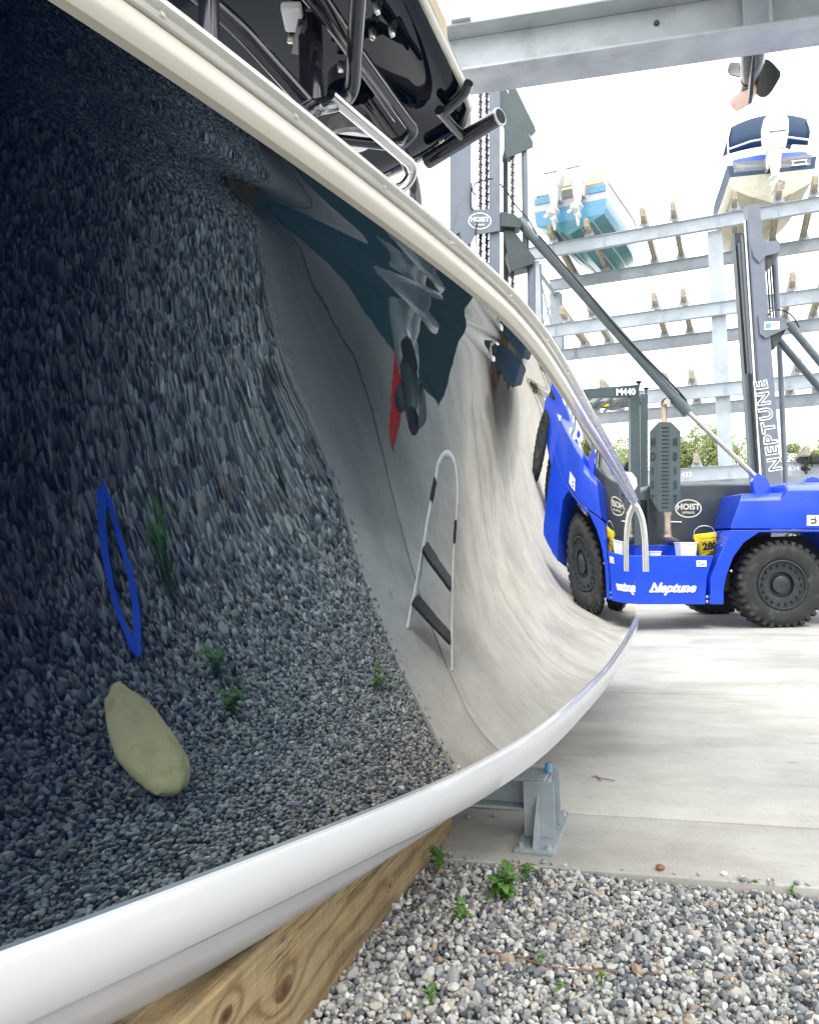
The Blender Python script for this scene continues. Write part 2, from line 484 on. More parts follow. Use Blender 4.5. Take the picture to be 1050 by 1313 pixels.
_fonts = {}
def text_mesh(bm, s, size, place, bold=0.0, ext=0.002, shear=0.0, spacing=1.0):
    """lettering as geometry; place maps (x,y,z) of centred text to a point"""
    cu = bpy.data.curves.new("lettering_curve", 'FONT')
    cu.body = s
    cu.size = size
    cu.extrude = ext
    cu.offset = bold
    cu.shear = shear
    cu.space_character = spacing
    cu.align_x = 'CENTER'
    cu.align_y = 'CENTER'
    cu.resolution_u = 3
    t = bpy.data.objects.new("lettering_source", cu)
    COL.objects.link(t)
    dg = bpy.context.evaluated_depsgraph_get()
    me = bpy.data.meshes.new_from_object(t.evaluated_get(dg))
    bpy.data.objects.remove(t)
    bpy.data.curves.remove(cu)
    vs = [bm.verts.new(place(v.co.x, v.co.y, v.co.z)) for v in me.vertices]
    for p in me.polygons:
        try:
            bm.faces.new([vs[i] for i in p.vertices])
        except ValueError:
            pass
    bpy.data.meshes.remove(me)

def pchip(xs, ys, x):
    n = len(xs)
    i = 0
    while i < n - 2 and x > xs[i + 1]:
        i += 1
    h = [xs[k + 1] - xs[k] for k in range(n - 1)]
    d = [(ys[k + 1] - ys[k]) / h[k] for k in range(n - 1)]
    def m(k):
        if k == 0:
            return d[0]
        if k == n - 1:
            return d[-1]
        if d[k - 1] * d[k] <= 0:
            return 0.0
        return (h[k - 1] + h[k]) * 3 / ((2 * h[k] + h[k - 1]) / d[k - 1] + (h[k] + 2 * h[k - 1]) / d[k])
    t = (x - xs[i]) / h[i]
    return ((2 * t ** 3 - 3 * t * t + 1) * ys[i] + (t ** 3 - 2 * t * t + t) * h[i] * m(i) + (-2 * t ** 3 + 3 * t * t) * ys[i + 1] + (t ** 3 - t * t) * h[i] * m(i + 1))
#@@PART2
# ------------------------------------------------------------------ sky and sun
SUN_EL, SUN_ROT = R(58), R(150)
w = bpy.data.worlds.new("World")
scene.world = w
w.use_nodes = True
nt = w.node_tree
bg = nt.nodes["Background"]
sky = nt.nodes.new("ShaderNodeTexSky")
sky.sky_type = 'NISHITA'
sky.sun_disc = False
sky.sun_elevation = SUN_EL
sky.sun_rotation = SUN_ROT
sky.air_density = 1.0
sky.dust_density = 4.0
cl = noise_tex(nt, mapped(nt, (1, 1, 2.5), kind="Generated"), 2.2, 6, 0.6)
cloud = ramp(nt, cl.outputs[0], [(0.3, (15.0, 15.6, 16.0)), (0.7, (19.5, 20.0, 20.0))])
bgc = mix(nt, 0.86, sky.outputs[0], cloud.outputs[0])
nt.links.new(bgc, bg.inputs[0])
bg.inputs[1].default_value = 0.1
sl = bpy.data.lights.new("sun", 'SUN')
sl.energy = 1.2
sl.angle = R(14)
sl.color = (1.0, 0.96, 0.9)
slo = bpy.data.objects.new("sun", sl)
COL.objects.link(slo)
sd = Vector((math.sin(SUN_ROT) * math.cos(SUN_EL), math.cos(SUN_ROT) * math.cos(SUN_EL), math.sin(SUN_EL)))
slo.rotation_euler = (-sd).to_track_quat('-Z', 'Y').to_euler()
scene.view_settings.view_transform = 'Standard'
scene.view_settings.look = 'None'
scene.view_settings.exposure = 0.9
scene.view_settings.gamma = 1.0

# ------------------------------------------------------------------ ground, slabs, gravel
SE = Vector((0.9642, -0.2652, 0))
SN = Vector((0.2652, 0.9642, 0))
bm = B()
bmesh.ops.create_grid(bm, x_segments=8, y_segments=8, size=300)
g = link("ground", bm, M['soil'], smooth=False, kind='structure')
g.location = (0, 0, -0.055)
slabs = [(2.51, 3.012, 'concrete_edge'), (3.026, 5.495, 'concrete'), (5.512, 9.6, 'concrete'), (9.608, 14.6, 'concrete'), (14.608, 20, 'concrete'), (20.008, 26, 'concrete'), (26.008, 40, 'concrete')]
SROT = Matrix.Rotation(math.atan2(SE.y, SE.x), 4, 'Z')
for i, (n0, n1, mm) in enumerate(slabs):
    bm = B()
    box(bm, (6, (n0 + n1) / 2, -0.0775), (50, n1 - n0, 0.155))
    o = link("concrete_slab", bm, M[mm], smooth=False, bev=0.006, seg=2, kind='structure')
    o.matrix_world = SROT

def stone_mesh(seed):
    r = random.Random(seed)
    bm = B()
    bmesh.ops.create_icosphere(bm, subdivisions=3, radius=1)
    planes = []
    for k in range(13):
        n = Vector((r.gauss(0, 1), r.gauss(0, 1), r.gauss(0, 1))).normalized()
        planes.append((n, r.uniform(0.62, 0.95)))
    for v in bm.verts:
        d = v.co.normalized()
        q = 1.02
        for n, h in planes:
            c = n.dot(d)
            if c > 0.05:
                q = min(q, h / c)
        q *= 1 + 0.035 * noise.noise(d * 3.1 + Vector((seed, 0, 0)))
        v.co = d * q
    bmesh.ops.dissolve_limit(bm, angle_limit=R(5), verts=bm.verts, edges=bm.edges)
    bmesh.ops.triangulate(bm, faces=bm.faces)
    me = bpy.data.meshes.new("stone_shape")
    bm.to_mesh(me)
    bm.free()
    me.shade_smooth()
    me.set_sharp_from_angle(angle=R(24))
    me.materials.append(M['pebble'])
    return me
stones = bpy.data.collections.new("stone_shapes")
for k in range(9):
    stones.objects.link(bpy.data.objects.new("stone_shape", stone_mesh(k + 1)))

def scatter():
    P, S, Q = [], [], []
    step = 0.0145
    for layer in range(2):
        ys = np.arange(-1.3, 3.4, step if layer == 0 else step * 1.25)
        for y in ys:
            xs = np.arange(-1.5, 4.6, step if layer == 0 else step * 1.25)
            xx = xs + rng.uniform(-.5, .5, len(xs)) * step * 1.1
            yy = y + rng.uniform(-.5, .5, len(xs)) * step * 1.1
            nn = xx * SN.x + yy * SN.y
            keep = nn < 2.505
            # thin out away from the camera's sight and its reflection
            far = (xx > 2.4) | (yy < -0.4)
            keep &= ~far | (rng.random(len(xs)) < 0.6)
            spill = (nn > 2.505) & (nn < 2.535) & (rng.random(len(xs)) < 0.10)
            keep |= spill
            if not keep.any():
                continue
            xx, yy, sp = xx[keep], yy[keep], spill[keep]
            n = len(xx)
            s = np.clip(rng.lognormal(math.log(0.0085), 0.33, n), 0.005, 0.022)
            if layer == 1:
                s *= 0.9
            und = 0.012 * np.sin(xx * 3.1 + 1) * np.sin(yy * 2.7 + 2)
            z = -0.028 + und + (0.011 if layer else 0.0) + rng.uniform(-.004, .006, n)
            z[sp] = s[sp] * 0.55
            s[sp] *= 0.7
            P.append(np.stack([xx, yy, z], 1))
            asp = rng.uniform(0.62, 1.0, (n, 3)); asp[:, 0] = rng.uniform(0.95, 1.4, n)
            S.append(s[:, None] * asp)
            Q.append(np.stack([rng.normal(0, .5, n), rng.normal(0, .5, n), rng.uniform(0, 6.283, n)], 1))
    return np.concatenate(P), np.concatenate(S), np.concatenate(Q)

def point_cloud(name, P, S, Q, coll, **kw):
    me = bpy.data.meshes.new(name)
    me.vertices.add(len(P))
    me.vertices.foreach_set("co", P.astype(np.float32).ravel())
    for nm, arr in (("scl", S), ("rot", Q)):
        a = me.attributes.new(nm, 'FLOAT_VECTOR', 'POINT')
        a.data.foreach_set("vector", arr.astype(np.float32).ravel())
    o = bpy.data.objects.new(name, me)
    COL.objects.link(o)
    ng = bpy.data.node_groups.new(name + "_spread", 'GeometryNodeTree')
    ng.interface.new_socket("Geometry", in_out='INPUT', socket_type='NodeSocketGeometry')
    ng.interface.new_socket("Geometry", in_out='OUTPUT', socket_type='NodeSocketGeometry')
    N = ng.nodes
    gi, go = N.new("NodeGroupInput"), N.new("NodeGroupOutput")
    m2p = N.new("GeometryNodeMeshToPoints")
    iop = N.new("GeometryNodeInstanceOnPoints")
    ci = N.new("GeometryNodeCollectionInfo")
    ci.inputs["Collection"].default_value = coll
    ci.inputs["Separate Children"].default_value = True
    ci.inputs["Reset Children"].default_value = True
    na = N.new("GeometryNodeInputNamedAttribute"); na.data_type = 'FLOAT_VECTOR'; na.inputs[0].default_value = "scl"
    nr = N.new("GeometryNodeInputNamedAttribute"); nr.data_type = 'FLOAT_VECTOR'; nr.inputs[0].default_value = "rot"
    iop.inputs["Pick Instance"].default_value = True
    ng.links.new(gi.outputs[0], m2p.inputs[0])
    ng.links.new(m2p.outputs[0], iop.inputs["Points"])
    ng.links.new(ci.outputs[0], iop.inputs["Instance"])
    ng.links.new(na.outputs[0], iop.inputs["Scale"])
    e2r = N.new("FunctionNodeEulerToRotation")
    ng.links.new(nr.outputs[0], e2r.inputs[0])
    ng.links.new(e2r.outputs[0], iop.inputs["Rotation"])
    ng.links.new(iop.outputs[0], go.inputs[0])
    md = o.modifiers.new("spread", 'NODES')
    md.node_group = ng
    return tag(o, **kw)
P_, S_, Q_ = scatter()
point_cloud("gravel", P_, S_, Q_, stones, label="loose crushed grey and brown gravel in front of the concrete", cat="gravel", kind='stuff')

# ------------------------------------------------------------------ the navy boat close to the camera
TH = R(19)
AX = Vector((-math.sin(TH), -math.cos(TH), 0))
LAT = Vector((math.cos(TH), -math.sin(TH), 0))
BO = Vector((0.50, 6.14, 0))
BMAT = Matrix(((-LAT.x, AX.x, 0, BO.x), (-LAT.y, AX.y, 0, BO.y), (0, 0, 1, 0), (0, 0, 0, 1)))
BINV = BMAT.inverted()
def bl(x, y, z):            # pixel on a level plane -> boat frame
    return BINV @ atz(x, y, z)
CBX = ([-.2, 1.44, 2.28, 3.06, 3.58, 4.11, 4.48, 4.74, 4.95, 5.11, 5.6, 6.1, 6.5], [1.2, 1.21, 1.20, 1.16, 1.115, 1.01, .88, .775, .685, .615, .40, .18, 0.01])
CZX = ([0, 5, 6.5], [.46, .46, .55])
SBX = ([-.2, 1.56, 3.1, 3.76, 4.13, 4.36, 4.64, 4.88, 5.10, 5.4, 6., 6.8, 7.3], [1.22, 1.245, 1.265, 1.262, 1.245, 1.215, 1.15, 1.09, 1.045, .97, .74, .25, .01])
SZX = ([0, 1.56, 3.1, 3.76, 4.13, 4.36, 4.64, 4.88, 5.10, 5.4, 7.3], [1.27, 1.31, 1.345, 1.375, 1.42, 1.46, 1.50, 1.525, 1.535, 1.55, 1.68])
ALX = ([0, 3, 3.6, 4.2, 4.7, 5.2, 6.5], [.5, .38, .38, .5, .27, .15, .15])   # how soon the side starts to flare
BUX = ([0, 3, 3.6, 4.2, 4.7, 5.2, 6.5], [.1, .2, .28, .38, .62, .45, .42])      # turn of the bilge just above the chine
def _smooth(tab, lo, hi, n=260, passes=14):
    xs = [lo + (hi - lo) * i / (n - 1) for i in range(n)]
    ys = [pchip(tab[0], tab[1], x) for x in xs]
    for _ in range(passes):
        ys = [ys[0]] + [(ys[i - 1] + 2 * ys[i] + ys[i + 1]) / 4 for i in range(1, n - 1)] + [ys[-1]]
    ys = np.array(ys); xs = np.array(xs)
    return lambda x: float(np.interp(x, xs, ys))
fAL, fBU = _smooth(ALX, 0, 6.5), _smooth(BUX, 0, 6.5)
fCB, fCZ, fSB, fSZ, _ = _smooth(CBX, 0, 6.5), _smooth(CZX, 0, 6.5), _smooth(SBX, 0, 7.3), _smooth(SZX, 0, 7.3), None
def a_sheer(ac):
    return ac + .6 * max(0, (ac - 3.5) / 3.0) ** 2
def hull_pt(u, t, side=-1):
    ac = u * 6.5
    as_ = min(7.3, a_sheer(ac))
    bc, bs, zc, zs = fCB(ac), fSB(as_), fCZ(ac), fSZ(as_)
    al = fAL(ac)
    g = t * (al + (1 - al) * t) + fBU(ac) * t * (1 - t) ** 3 - 0.0035 * math.exp(-((t - 0.957) / 0.018) ** 2) * min(1, max(0, (ac - 2.0) / 2.0))
    return Vector((side * (bc + (bs - bc) * g), ac + (as_ - ac) * g, zc + (zs - zc) * t))
US = [i / 220 for i in range(221)]
TS = [i / 50 for i in range(41)] + [0.8 + i / 150 for i in range(1, 31)]
boat = empty("motor_boat", BMAT, label="glossy dark navy boat mirroring the gravel, propped on timber close to the camera", cat="boat")

bm = B()
rows = {}
for side in (-1, 1):
    gr = [[bm.verts.new(hull_pt(u, t, side)) for t in TS] for u in US]
    rows[side] = gr
    for i in range(len(US) - 1):
        for j in range(len(TS) - 1):
            bm.faces.new((gr[i][j], gr[i + 1][j], gr[i + 1][j + 1], gr[i][j + 1]))
for j in range(len(TS) - 1):
    bm.faces.new((rows[-1][0][j], rows[-1][0][j + 1], rows[1][0][j + 1], rows[1][0][j]))
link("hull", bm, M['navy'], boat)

def strip_h(a):
    return float(np.interp(a, [0, 3.0, 4.4, 5.3], [0.70, 0.72, 0.78, 1.02]))
def sweep(bm, path, prof, side, zk=None):
    """profile (outward, up) carried along a path of boat-frame points"""
    n = len(path)
    rings = []
    for i, p in enumerate(path):
        t = path[min(i + 1, n - 1)] - path[max(i - 1, 0)]
        t.z = 0
        t.normalize()
        o = Vector((side * abs(t.y), -side * 0 - (t.x * side * (1 if t.y > 0 else -1)) * side, 0))
        o = Vector((t.y, -t.x, 0))
        if o.x * side < 0:
            o = -o
        rings.append([bm.verts.new(p + o * a + Vector((0, 0, b * (zk[i] if zk else 1)))) for a, b in prof])
    for i in range(n - 1):
        for k in range(len(prof) - 1):
            bm.faces.new((rings[i][k], rings[i + 1][k], rings[i + 1][k + 1], rings[i][k + 1]))
    return rings
sheer = {s: [hull_pt(u, 1, s) for u in US if u < 0.985] for s in (-1, 1)}
chine = {s: [hull_pt(u, 0, s) for u in US if u < 0.99] for s in (-1, 1)}
bm = B()
for s in (-1, 1):
    sweep(bm, chine[s], [(0, 0), (0.009, -0.002), (0.013, -0.012), (0.014, -0.06), (0.006, -0.112), (-0.002, -0.121), (-0.016, -0.123)], s, [strip_h(p.y) for p in chine[s]])
link("chine_strip", bm, M['white_gel'], boat)
# bottom
bm = B()
def bottom_pt(u, t, s):
    ac = u * 6.5
    kz = 0.035 + 0.42 * max(0, (ac - 4.6) / 1.9) ** 2
    c = hull_pt(u, 0, s)
    top = fCZ(ac) - 0.123 * strip_h(ac)
    b = max(0.0, fCB(ac) - 0.016)
    q = t
    d = b * q
    ew = float(np.interp(ac, [3.6, 4.7], [0.0, 1.0]))
    lin = top + (kz - top) * q
    steep = max(kz, top - d * 1.05 if d < 0.13 else top - 0.1365 - (top - 0.1365 - kz) * (d - 0.13) / max(0.05, b - 0.13))
    z = lin + (steep - lin) * ew
    return Vector((s * b * (1 - q), ac + 0.05 * (1 - q), z + (0.012 if t < 0.05 else 0)))
BT = [0, 0.04, 0.055, 0.1, 0.14, 0.18, 0.22, 0.3, 0.45, 0.6, 0.8, 1.0]
gg = {}
for s in (-1, 1):
    gr = [[bm.verts.new(bottom_pt(u, t, s)) for t in BT] for u in US[::2]]
    gg[s] = gr
    for i in range(len(gr) - 1):
        for j in range(len(BT) - 1):
            bm.faces.new((gr[i][j], gr[i + 1][j], gr[i + 1][j + 1], gr[i][j + 1]))
for j in range(len(BT) - 1):
    bm.faces.new((gg[-1][0][j], gg[-1][0][j + 1], gg[1][0][j + 1], gg[1][0][j]))
link("hull_bottom", bm, M['bottom_white'], boat)
# gunwale band, rub rail, cap and deck
bm = B()
for s in (-1, 1):
    sweep(bm, sheer[s], [(-0.004, -0.006), (0.008, -0.004), (0.017, 0.006), (0.019, 0.018), (0.016, 0.030), (0.009, 0.036)], s)
link("gunwale_band", bm, M['cream'], boat)
bm = B()
for s in (-1, 1):
    sweep(bm, sheer[s], [(0.008, 0.0355), (0.019, 0.0358), (0.021, 0.040), (0.020, 0.043), (0.025, 0.0445), (0.029, 0.0475), (0.030, 0.0515), (0.027, 0.0555), (0.022, 0.057), (0.021, 0.060), (0.014, 0.0605)], s)
    acc = 0
    for i in range(1, len(sheer[s])):
        acc += (sheer[s][i] - sheer[s][i - 1]).length
        if acc > 0.21:
            acc = 0
            p = sheer[s][i]
            box(bm, p + Vector((s * 0.0215, -0.004, 0.0405)), (0.007, 0.008, 0.005))
link("rub_rail", bm, M['rail'], boat)
bm = B()
for s in (-1, 1):
    sweep(bm, sheer[s], [(0.015, 0.0600), (0.0155, 0.066), (0.009, 0.071), (-0.03, 0.074), (-0.16, 0.076), (-0.175, 0.070), (-0.18, -0.05)], s)
link("gunwale_cap", bm, M['white_gel'], boat)
bm = B()
L_ = [bm.verts.new(p + Vector((0.17, 0, -0.04))) for p in sheer[-1][:-12:2]]
R_ = [bm.verts.new(p + Vector((-0.17, 0, -0.04))) for p in sheer[1][:-12:2]]
for i in range(len(L_) - 1):
    bm.faces.new((L_[i], L_[i + 1], R_[i + 1], R_[i]))
link("deck", bm, M['white_gel'], boat)
# stainless rail end that hooks down at the transom corner
bm = B()
for off in (0.0,):
    hook = [aty(x, y, 5.80) for x, y in ((800, 628), (809, 641), (817, 652), (823, 668), (826, 690), (827, 712), (827.5, 733))]
    hook = [BINV @ p + Vector((off * 1.4, -0.02, 0)) for p in hook]
    tube(bm, curve(hook, 5), 0.023, 12)
link("stern_rail", bm, M['rail'], boat)
bm = B()
lathe(bm, [(0.0, 0.0), (0.07, 0.005), (0.09, 0.04), (0.085, 0.1), (0.05, 0.15), (0, 0.16)], BINV @ aty(802, 622, 6.3) + Vector((0, 0, -0.05)), 'z', 20)
link("stern_light", bm, M['white_plastic'], boat)

# hard top
HT = 2.6
half = [(0.0, 2.74), (0.25, 2.80), (0.50, 2.90), (0.70, 3.01), (0.82, 3.12), (0.875, 3.24), (0.89, 3.4), (0.89, 3.9), (0.885, 4.4), (0.86, 4.75), (0.75, 4.93), (0.5, 5.0), (0, 5.02)]
outline = [Vector((-x, y, 0)) for x, y in half] + [Vector((x, y, 0)) for x, y in half[-2:0:-1]]
outline = [p for i in range(len(outline)) for p in [outline[i], (outline[i] + outline[(i + 1) % len(outline)]) / 2]]
cen = Vector((0, 3.9, 0))
def ring(bm, k, z):
    return [bm.verts.new(cen + (p - cen) * k + Vector((0, 0, z))) for p in outline]
def skin(bm, rs, cap0=True, cap1=True):
    for i in range(len(rs) - 1):
        n = len(rs[i])
        for k in range(n):
            bm.faces.new((rs[i][k], rs[i][(k + 1) % n], rs[i + 1][(k + 1) % n], rs[i + 1][k]))
    if cap0:
        bm.faces.new(rs[0][::-1])
    if cap1:
        bm.faces.new(rs[-1])
bm = B()
rs = [ring(bm, 0.30, HT + 0.035), ring(bm, 0.62, HT + 0.032), ring(bm, 0.80, HT + 0.024), ring(bm, 0.86, HT + 0.006), ring(bm, 0.93, HT + 0.0), ring(bm, 0.965, HT + 0.002), ring(bm, 0.978, HT + 0.01)]
skin(bm, rs, True, False)
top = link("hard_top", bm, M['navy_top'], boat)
bm = B()
rs = [ring(bm, 0.979, HT + 0.008), ring(bm, 0.99, HT + 0.004), ring(bm, 1.0, HT + 0.012), ring(bm, 1.004, HT + 0.03), ring(bm, 0.995, HT + 0.05), ring(bm, 0.9, HT + 0.075), ring(bm, 0.4, HT + 0.1)]
skin(bm, rs, False, True)
link("hard_top_rim", bm, M['cream'], boat)
bm = B()
p = BINV @ atz(549, -4, HT + 0.11)
box(bm, p + Vector((0.09, 0, 0)), (0.2, 0.42, 0.12))
link("cushion", bm, M['tan'], boat, bev=0.04, seg=4)
def btube(name, pts, r, m, fr=0.08, **kw):
    bm = B()
    tube(bm, fillet([bl(*p) for p in pts], fr, 8), r, 18)
    return link(name, bm, m, boat, **kw)
TM = M['blacktube']
btube("frame_tube", [(215, -40, 2.42), (300, 28, 2.36), (402, 142, 2.28)], 0.024, TM)
btube("frame_tube", [(463, -60, 2.56), (455, 60, 2.46), (452, 128, 2.40), (398, 139, 2.28), (384, 150, 1.9)], 0.024, TM, 0.12)
btube("frame_tube", [(395, -30, 2.56), (462, 72, 2.52), (532, 168, 2.48), (514, 185, 2.44), (498, 186, 2.40)], 0.021, TM, 0.09)
btube("frame_tube", [(360, -40, 2.55), (420, 28, 2.53), (508, 152, 2.5)], 0.013, TM)
btube("grab_rail", [(424, 122, 2.35), (532, 214, 2.30), (520, 240, 2.24), (489, 247, 2.20)], 0.019, M['steel'], 0.07)
btube("frame_tube", [(494, 186, 2.45), (425, 178, 2.45)], 0.018, TM)
# rod holder on the corner
bm = B()
a_, b_ = bl(548, 207, 2.55), bl(640, 150, 2.58)
tube(bm, [a_, b_], 0.030, 20)
rh = link("rod_holder", bm, TM, boat)
bm = B()
d_ = (b_ - a_).normalized()
tube(bm, [b_ - d_ * 0.002, b_ + d_ * 0.006], 0.0335, 20)
link("collar", bm, M['alu'], rh)
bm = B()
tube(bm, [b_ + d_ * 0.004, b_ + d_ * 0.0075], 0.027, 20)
link("bore_shade", bm, M['black'], rh)  # black disc paints the shade inside the open tube end
bm = B()
tube(bm, curve([bl(601, 106, 2.595), bl(593, 122, 2.58), bl(568, 146, 2.57)], 6), 0.017, 12)
tube(bm, [bl(563, 141, 2.572), bl(593, 176, 2.565)], 0.018, 12)
link("bracket", bm, TM, rh)
for (x, y) in ((388, 42), (372, 50), (400, 62), (408, 78), (437, 88), (484, 13), (478, 46), (503, 42), (566, 183), (570, 146)):
    p = bl(x, y, HT - 0.005)
    bm = B()
    lathe(bm, [(0.0, -0.012), (0.009, -0.01), (0.012, 0.0), (0.012, 0.02)], p, 'z', 12)
    link("mounting_bolt", bm, M['steel'], boat)
bm = B()
p = bl(399, 92, 2.42)
tube(bm, [p + Vector((0, 0, -0.12)), p + Vector((0, 0, 0.16))], 0.036, 18)
q = bl(388, 46, 2.56)
box(bm, q, (0.05, 0.16, 0.02), Matrix.Rotation(R(35), 3, 'Z'))
tube(bm, [q, p + Vector((0, 0, 0.16))], 0.014, 10)
link("outrigger_mount", bm, TM, boat, bev=0.004)
bm = B()
q = bl(376, 22, 2.57)
box(bm, q, (0.06, 0.10, 0.03), Matrix.Rotation(R(20), 3, 'Z'))
link("spreader_light", bm, M['white_plastic'], boat, bev=0.008)
bm = B()
q = bl(450, 177, 2.52)
lathe(bm, [(0.0, -0.02), (0.075, -0.018), (0.085, -0.006), (0.085, 0.05)], q, 'z', 28)
link("speaker", bm, M['alu'], boat)
# legs and console that carry the top
for s in (-1, 1):
    bm = B()
    tube(bm, fillet([Vector((s * 0.62, 3.05, 1.2)), Vector((s * 0.60, 3.1, 2.5)), Vector((s * 0.55, 3.5, 2.58))], 0.15), 0.024, 14)
    link("leg", bm, TM, boat)
    bm = B()
    tube(bm, fillet([Vector((s * 0.60, 4.55, 1.3)), Vector((s * 0.58, 4.5, 2.5)), Vector((s * 0.55, 4.2, 2.58))], 0.15), 0.024, 14)
    link("leg", bm, TM, boat)
bm = B()
box(bm, (0, 3.75, 1.65), (0.8, 0.75, 0.9))
link("console", bm, M['white_gel'], boat, bev=0.05, seg=3)

# ------------------------------------------------------------------ timber, steel stand
def bbox_world(name, c, s, m, bev, **kw):
    bm = B()
    box(bm, (0, 0, 0), s)
    o = link(name, bm, m, None, smooth=True, bev=bev, **kw)
    o.matrix_world = BMAT @ Matrix.Translation(Vector(c)) @ Matrix.Rotation(R(90), 4, 'Z')
    return o
bbox_world("timber_block", (-0.72 + 0.15, 4.10, 0.10), (1.70, 0.30, 0.26), M['timber'], 0.008, label="long brown knotty timber lying on the gravel under the navy hull", cat="timber")
bbox_world("timber_block", (0.0, 1.2, -0.005), (0.5, 0.9, 0.06), M['timber'], 0.008, label="flat timber pad hidden under the keel of the navy boat", cat="timber")

stand = empty("steel_stand", BMAT @ Matrix.Translation((-1.035, 3.2, 0)), label="grey steel stand with bolted base plate carrying a beam under the hull", cat="boat stand")
bm = B(); box(bm, (0, 0, 0.006), (0.13, 0.40, 0.012)); link("base_plate", bm, M['grey_steel'], stand, bev=0.002)
for y, h in ((0.07, 0.185), (-0.065, 0.195)):
    bm = B(); box(bm, (0, y, 0.012 + h / 2), (0.105, 0.011, h)); link("upright_plate", bm, M['grey_steel'], stand, bev=0.0015)
for y0, y1 in ((0.076, 0.185), (-0.071, -0.18)):
    bm = B()
    poly = [(y0, 0.012), (y1, 0.012), (y0, 0.15)]
    a = [bm.verts.new((-0.004, y, z)) for y, z in poly]; b = [bm.verts.new((0.006, y, z)) for y, z in poly]
    bm.faces.new(a); bm.faces.new(b[::-1])
    for i in range(3):
        bm.faces.new((a[i], b[i], b[(i + 1) % 3], a[(i + 1) % 3]))
    link("gusset", bm, M['grey_steel'], stand, smooth=False)
bm = B()
box(bm, (0.98, 0.0, 0.195), (2.0, 0.115, 0.012)); box(bm, (0.98, 0.0, 0.095), (2.0, 0.115, 0.012)); box(bm, (0.98, 0, 0.145), (2.0, 0.012, 0.088))
box(bm, (-0.024, 0, 0.145), (0.008, 0.115, 0.088))
link("cross_beam", bm, M['grey_steel'], stand, bev=0.002)
for x, y in ((0.045, 0.17), (-0.045, 0.17), (0.045, -0.17), (-0.045, -0.17)):
    bm = B()
    lathe(bm, [(0.0, 0.026), (0.009, 0.026), (0.009, 0.012)], (x, y, 0), 'z', 6)
    link("anchor_bolt", bm, M['alu'], stand, smooth=False)
bm = B(); lathe(bm, [(0, 0.03), (0.012, 0.03), (0.014, 0.0)], (-0.02, -0.03, 0.205), 'z', 8); link("plastic_cap", bm, M['sky_blue'], stand)
# ------------------------------------------------------------------ blue forklift
class Frame:
    """level-in-photo working frame of one vehicle: local x to the right, y away, z up"""
    def __init__(s, org, roll):
        s.o = org
        s.ex = Vector((math.cos(roll), 0, -math.sin(roll)))
        s.ez = Vector((math.sin(roll), 0, math.cos(roll)))
        s.ey = Vector((0, 1, 0))
        s.mat = Matrix(((s.ex.x, s.ey.x, s.ez.x, org.x), (s.ex.y, s.ey.y, s.ez.y, org.y), (s.ex.z, s.ey.z, s.ez.z, org.z), (0, 0, 0, 1)))
    def p(s, x, y, dl=0.0):
        d = ray(x, y)
        q = CAM + d * ((s.o.y + dl) / d.y) - s.o
        return Vector((q.dot(s.ex), dl, q.dot(s.ez)))
    def poly(s, pts, dl=0.0):
        return [(s.p(x, y, dl).x, s.p(x, y, dl).z) for x, y in pts]
    def plate(s, bm, pts, d0, d1, mi=0):
        prism(bm, s.poly(pts, d0), d0, d1, mi)

def facing(c, rot=0.0):
    ca, sa = math.cos(rot), math.sin(rot)
    c = Vector(c)
    return lambda x, y, z: c + Vector((x * ca - y * sa, -z, x * sa + y * ca))

def oval_badge(root, c, rx, rz, top_s, sub_s, letter, ground=None):
    """oval ring with two lines of lettering, standing 3 mm off a face that looks to -y"""
    bm = B()
    n = 56
    o, i = [], []
    for k in range(n):
        t = 2 * math.pi * k / n
        o.append(bm.verts.new((c.x + rx * math.cos(t), c.y - 0.004, c.z + rz * math.sin(t))))
        i.append(bm.verts.new((c.x + rx * 0.90 * math.cos(t), c.y - 0.004, c.z + rz * 0.87 * math.sin(t))))
    for k in range(n):
        bm.faces.new((o[k], o[(k + 1) % n], i[(k + 1) % n], i[k]))
    text_mesh(bm, "HOIST", top_s, facing(c + Vector((0, -0.004, rz * 0.16))), bold=0.004 * top_s / 0.1, spacing=1.02)
    text_mesh(bm, "LIFTRUCK", sub_s, facing(c + Vector((0, -0.004, -rz * 0.46))), bold=0.0012)
    link("badge", bm, letter, root, smooth=False)

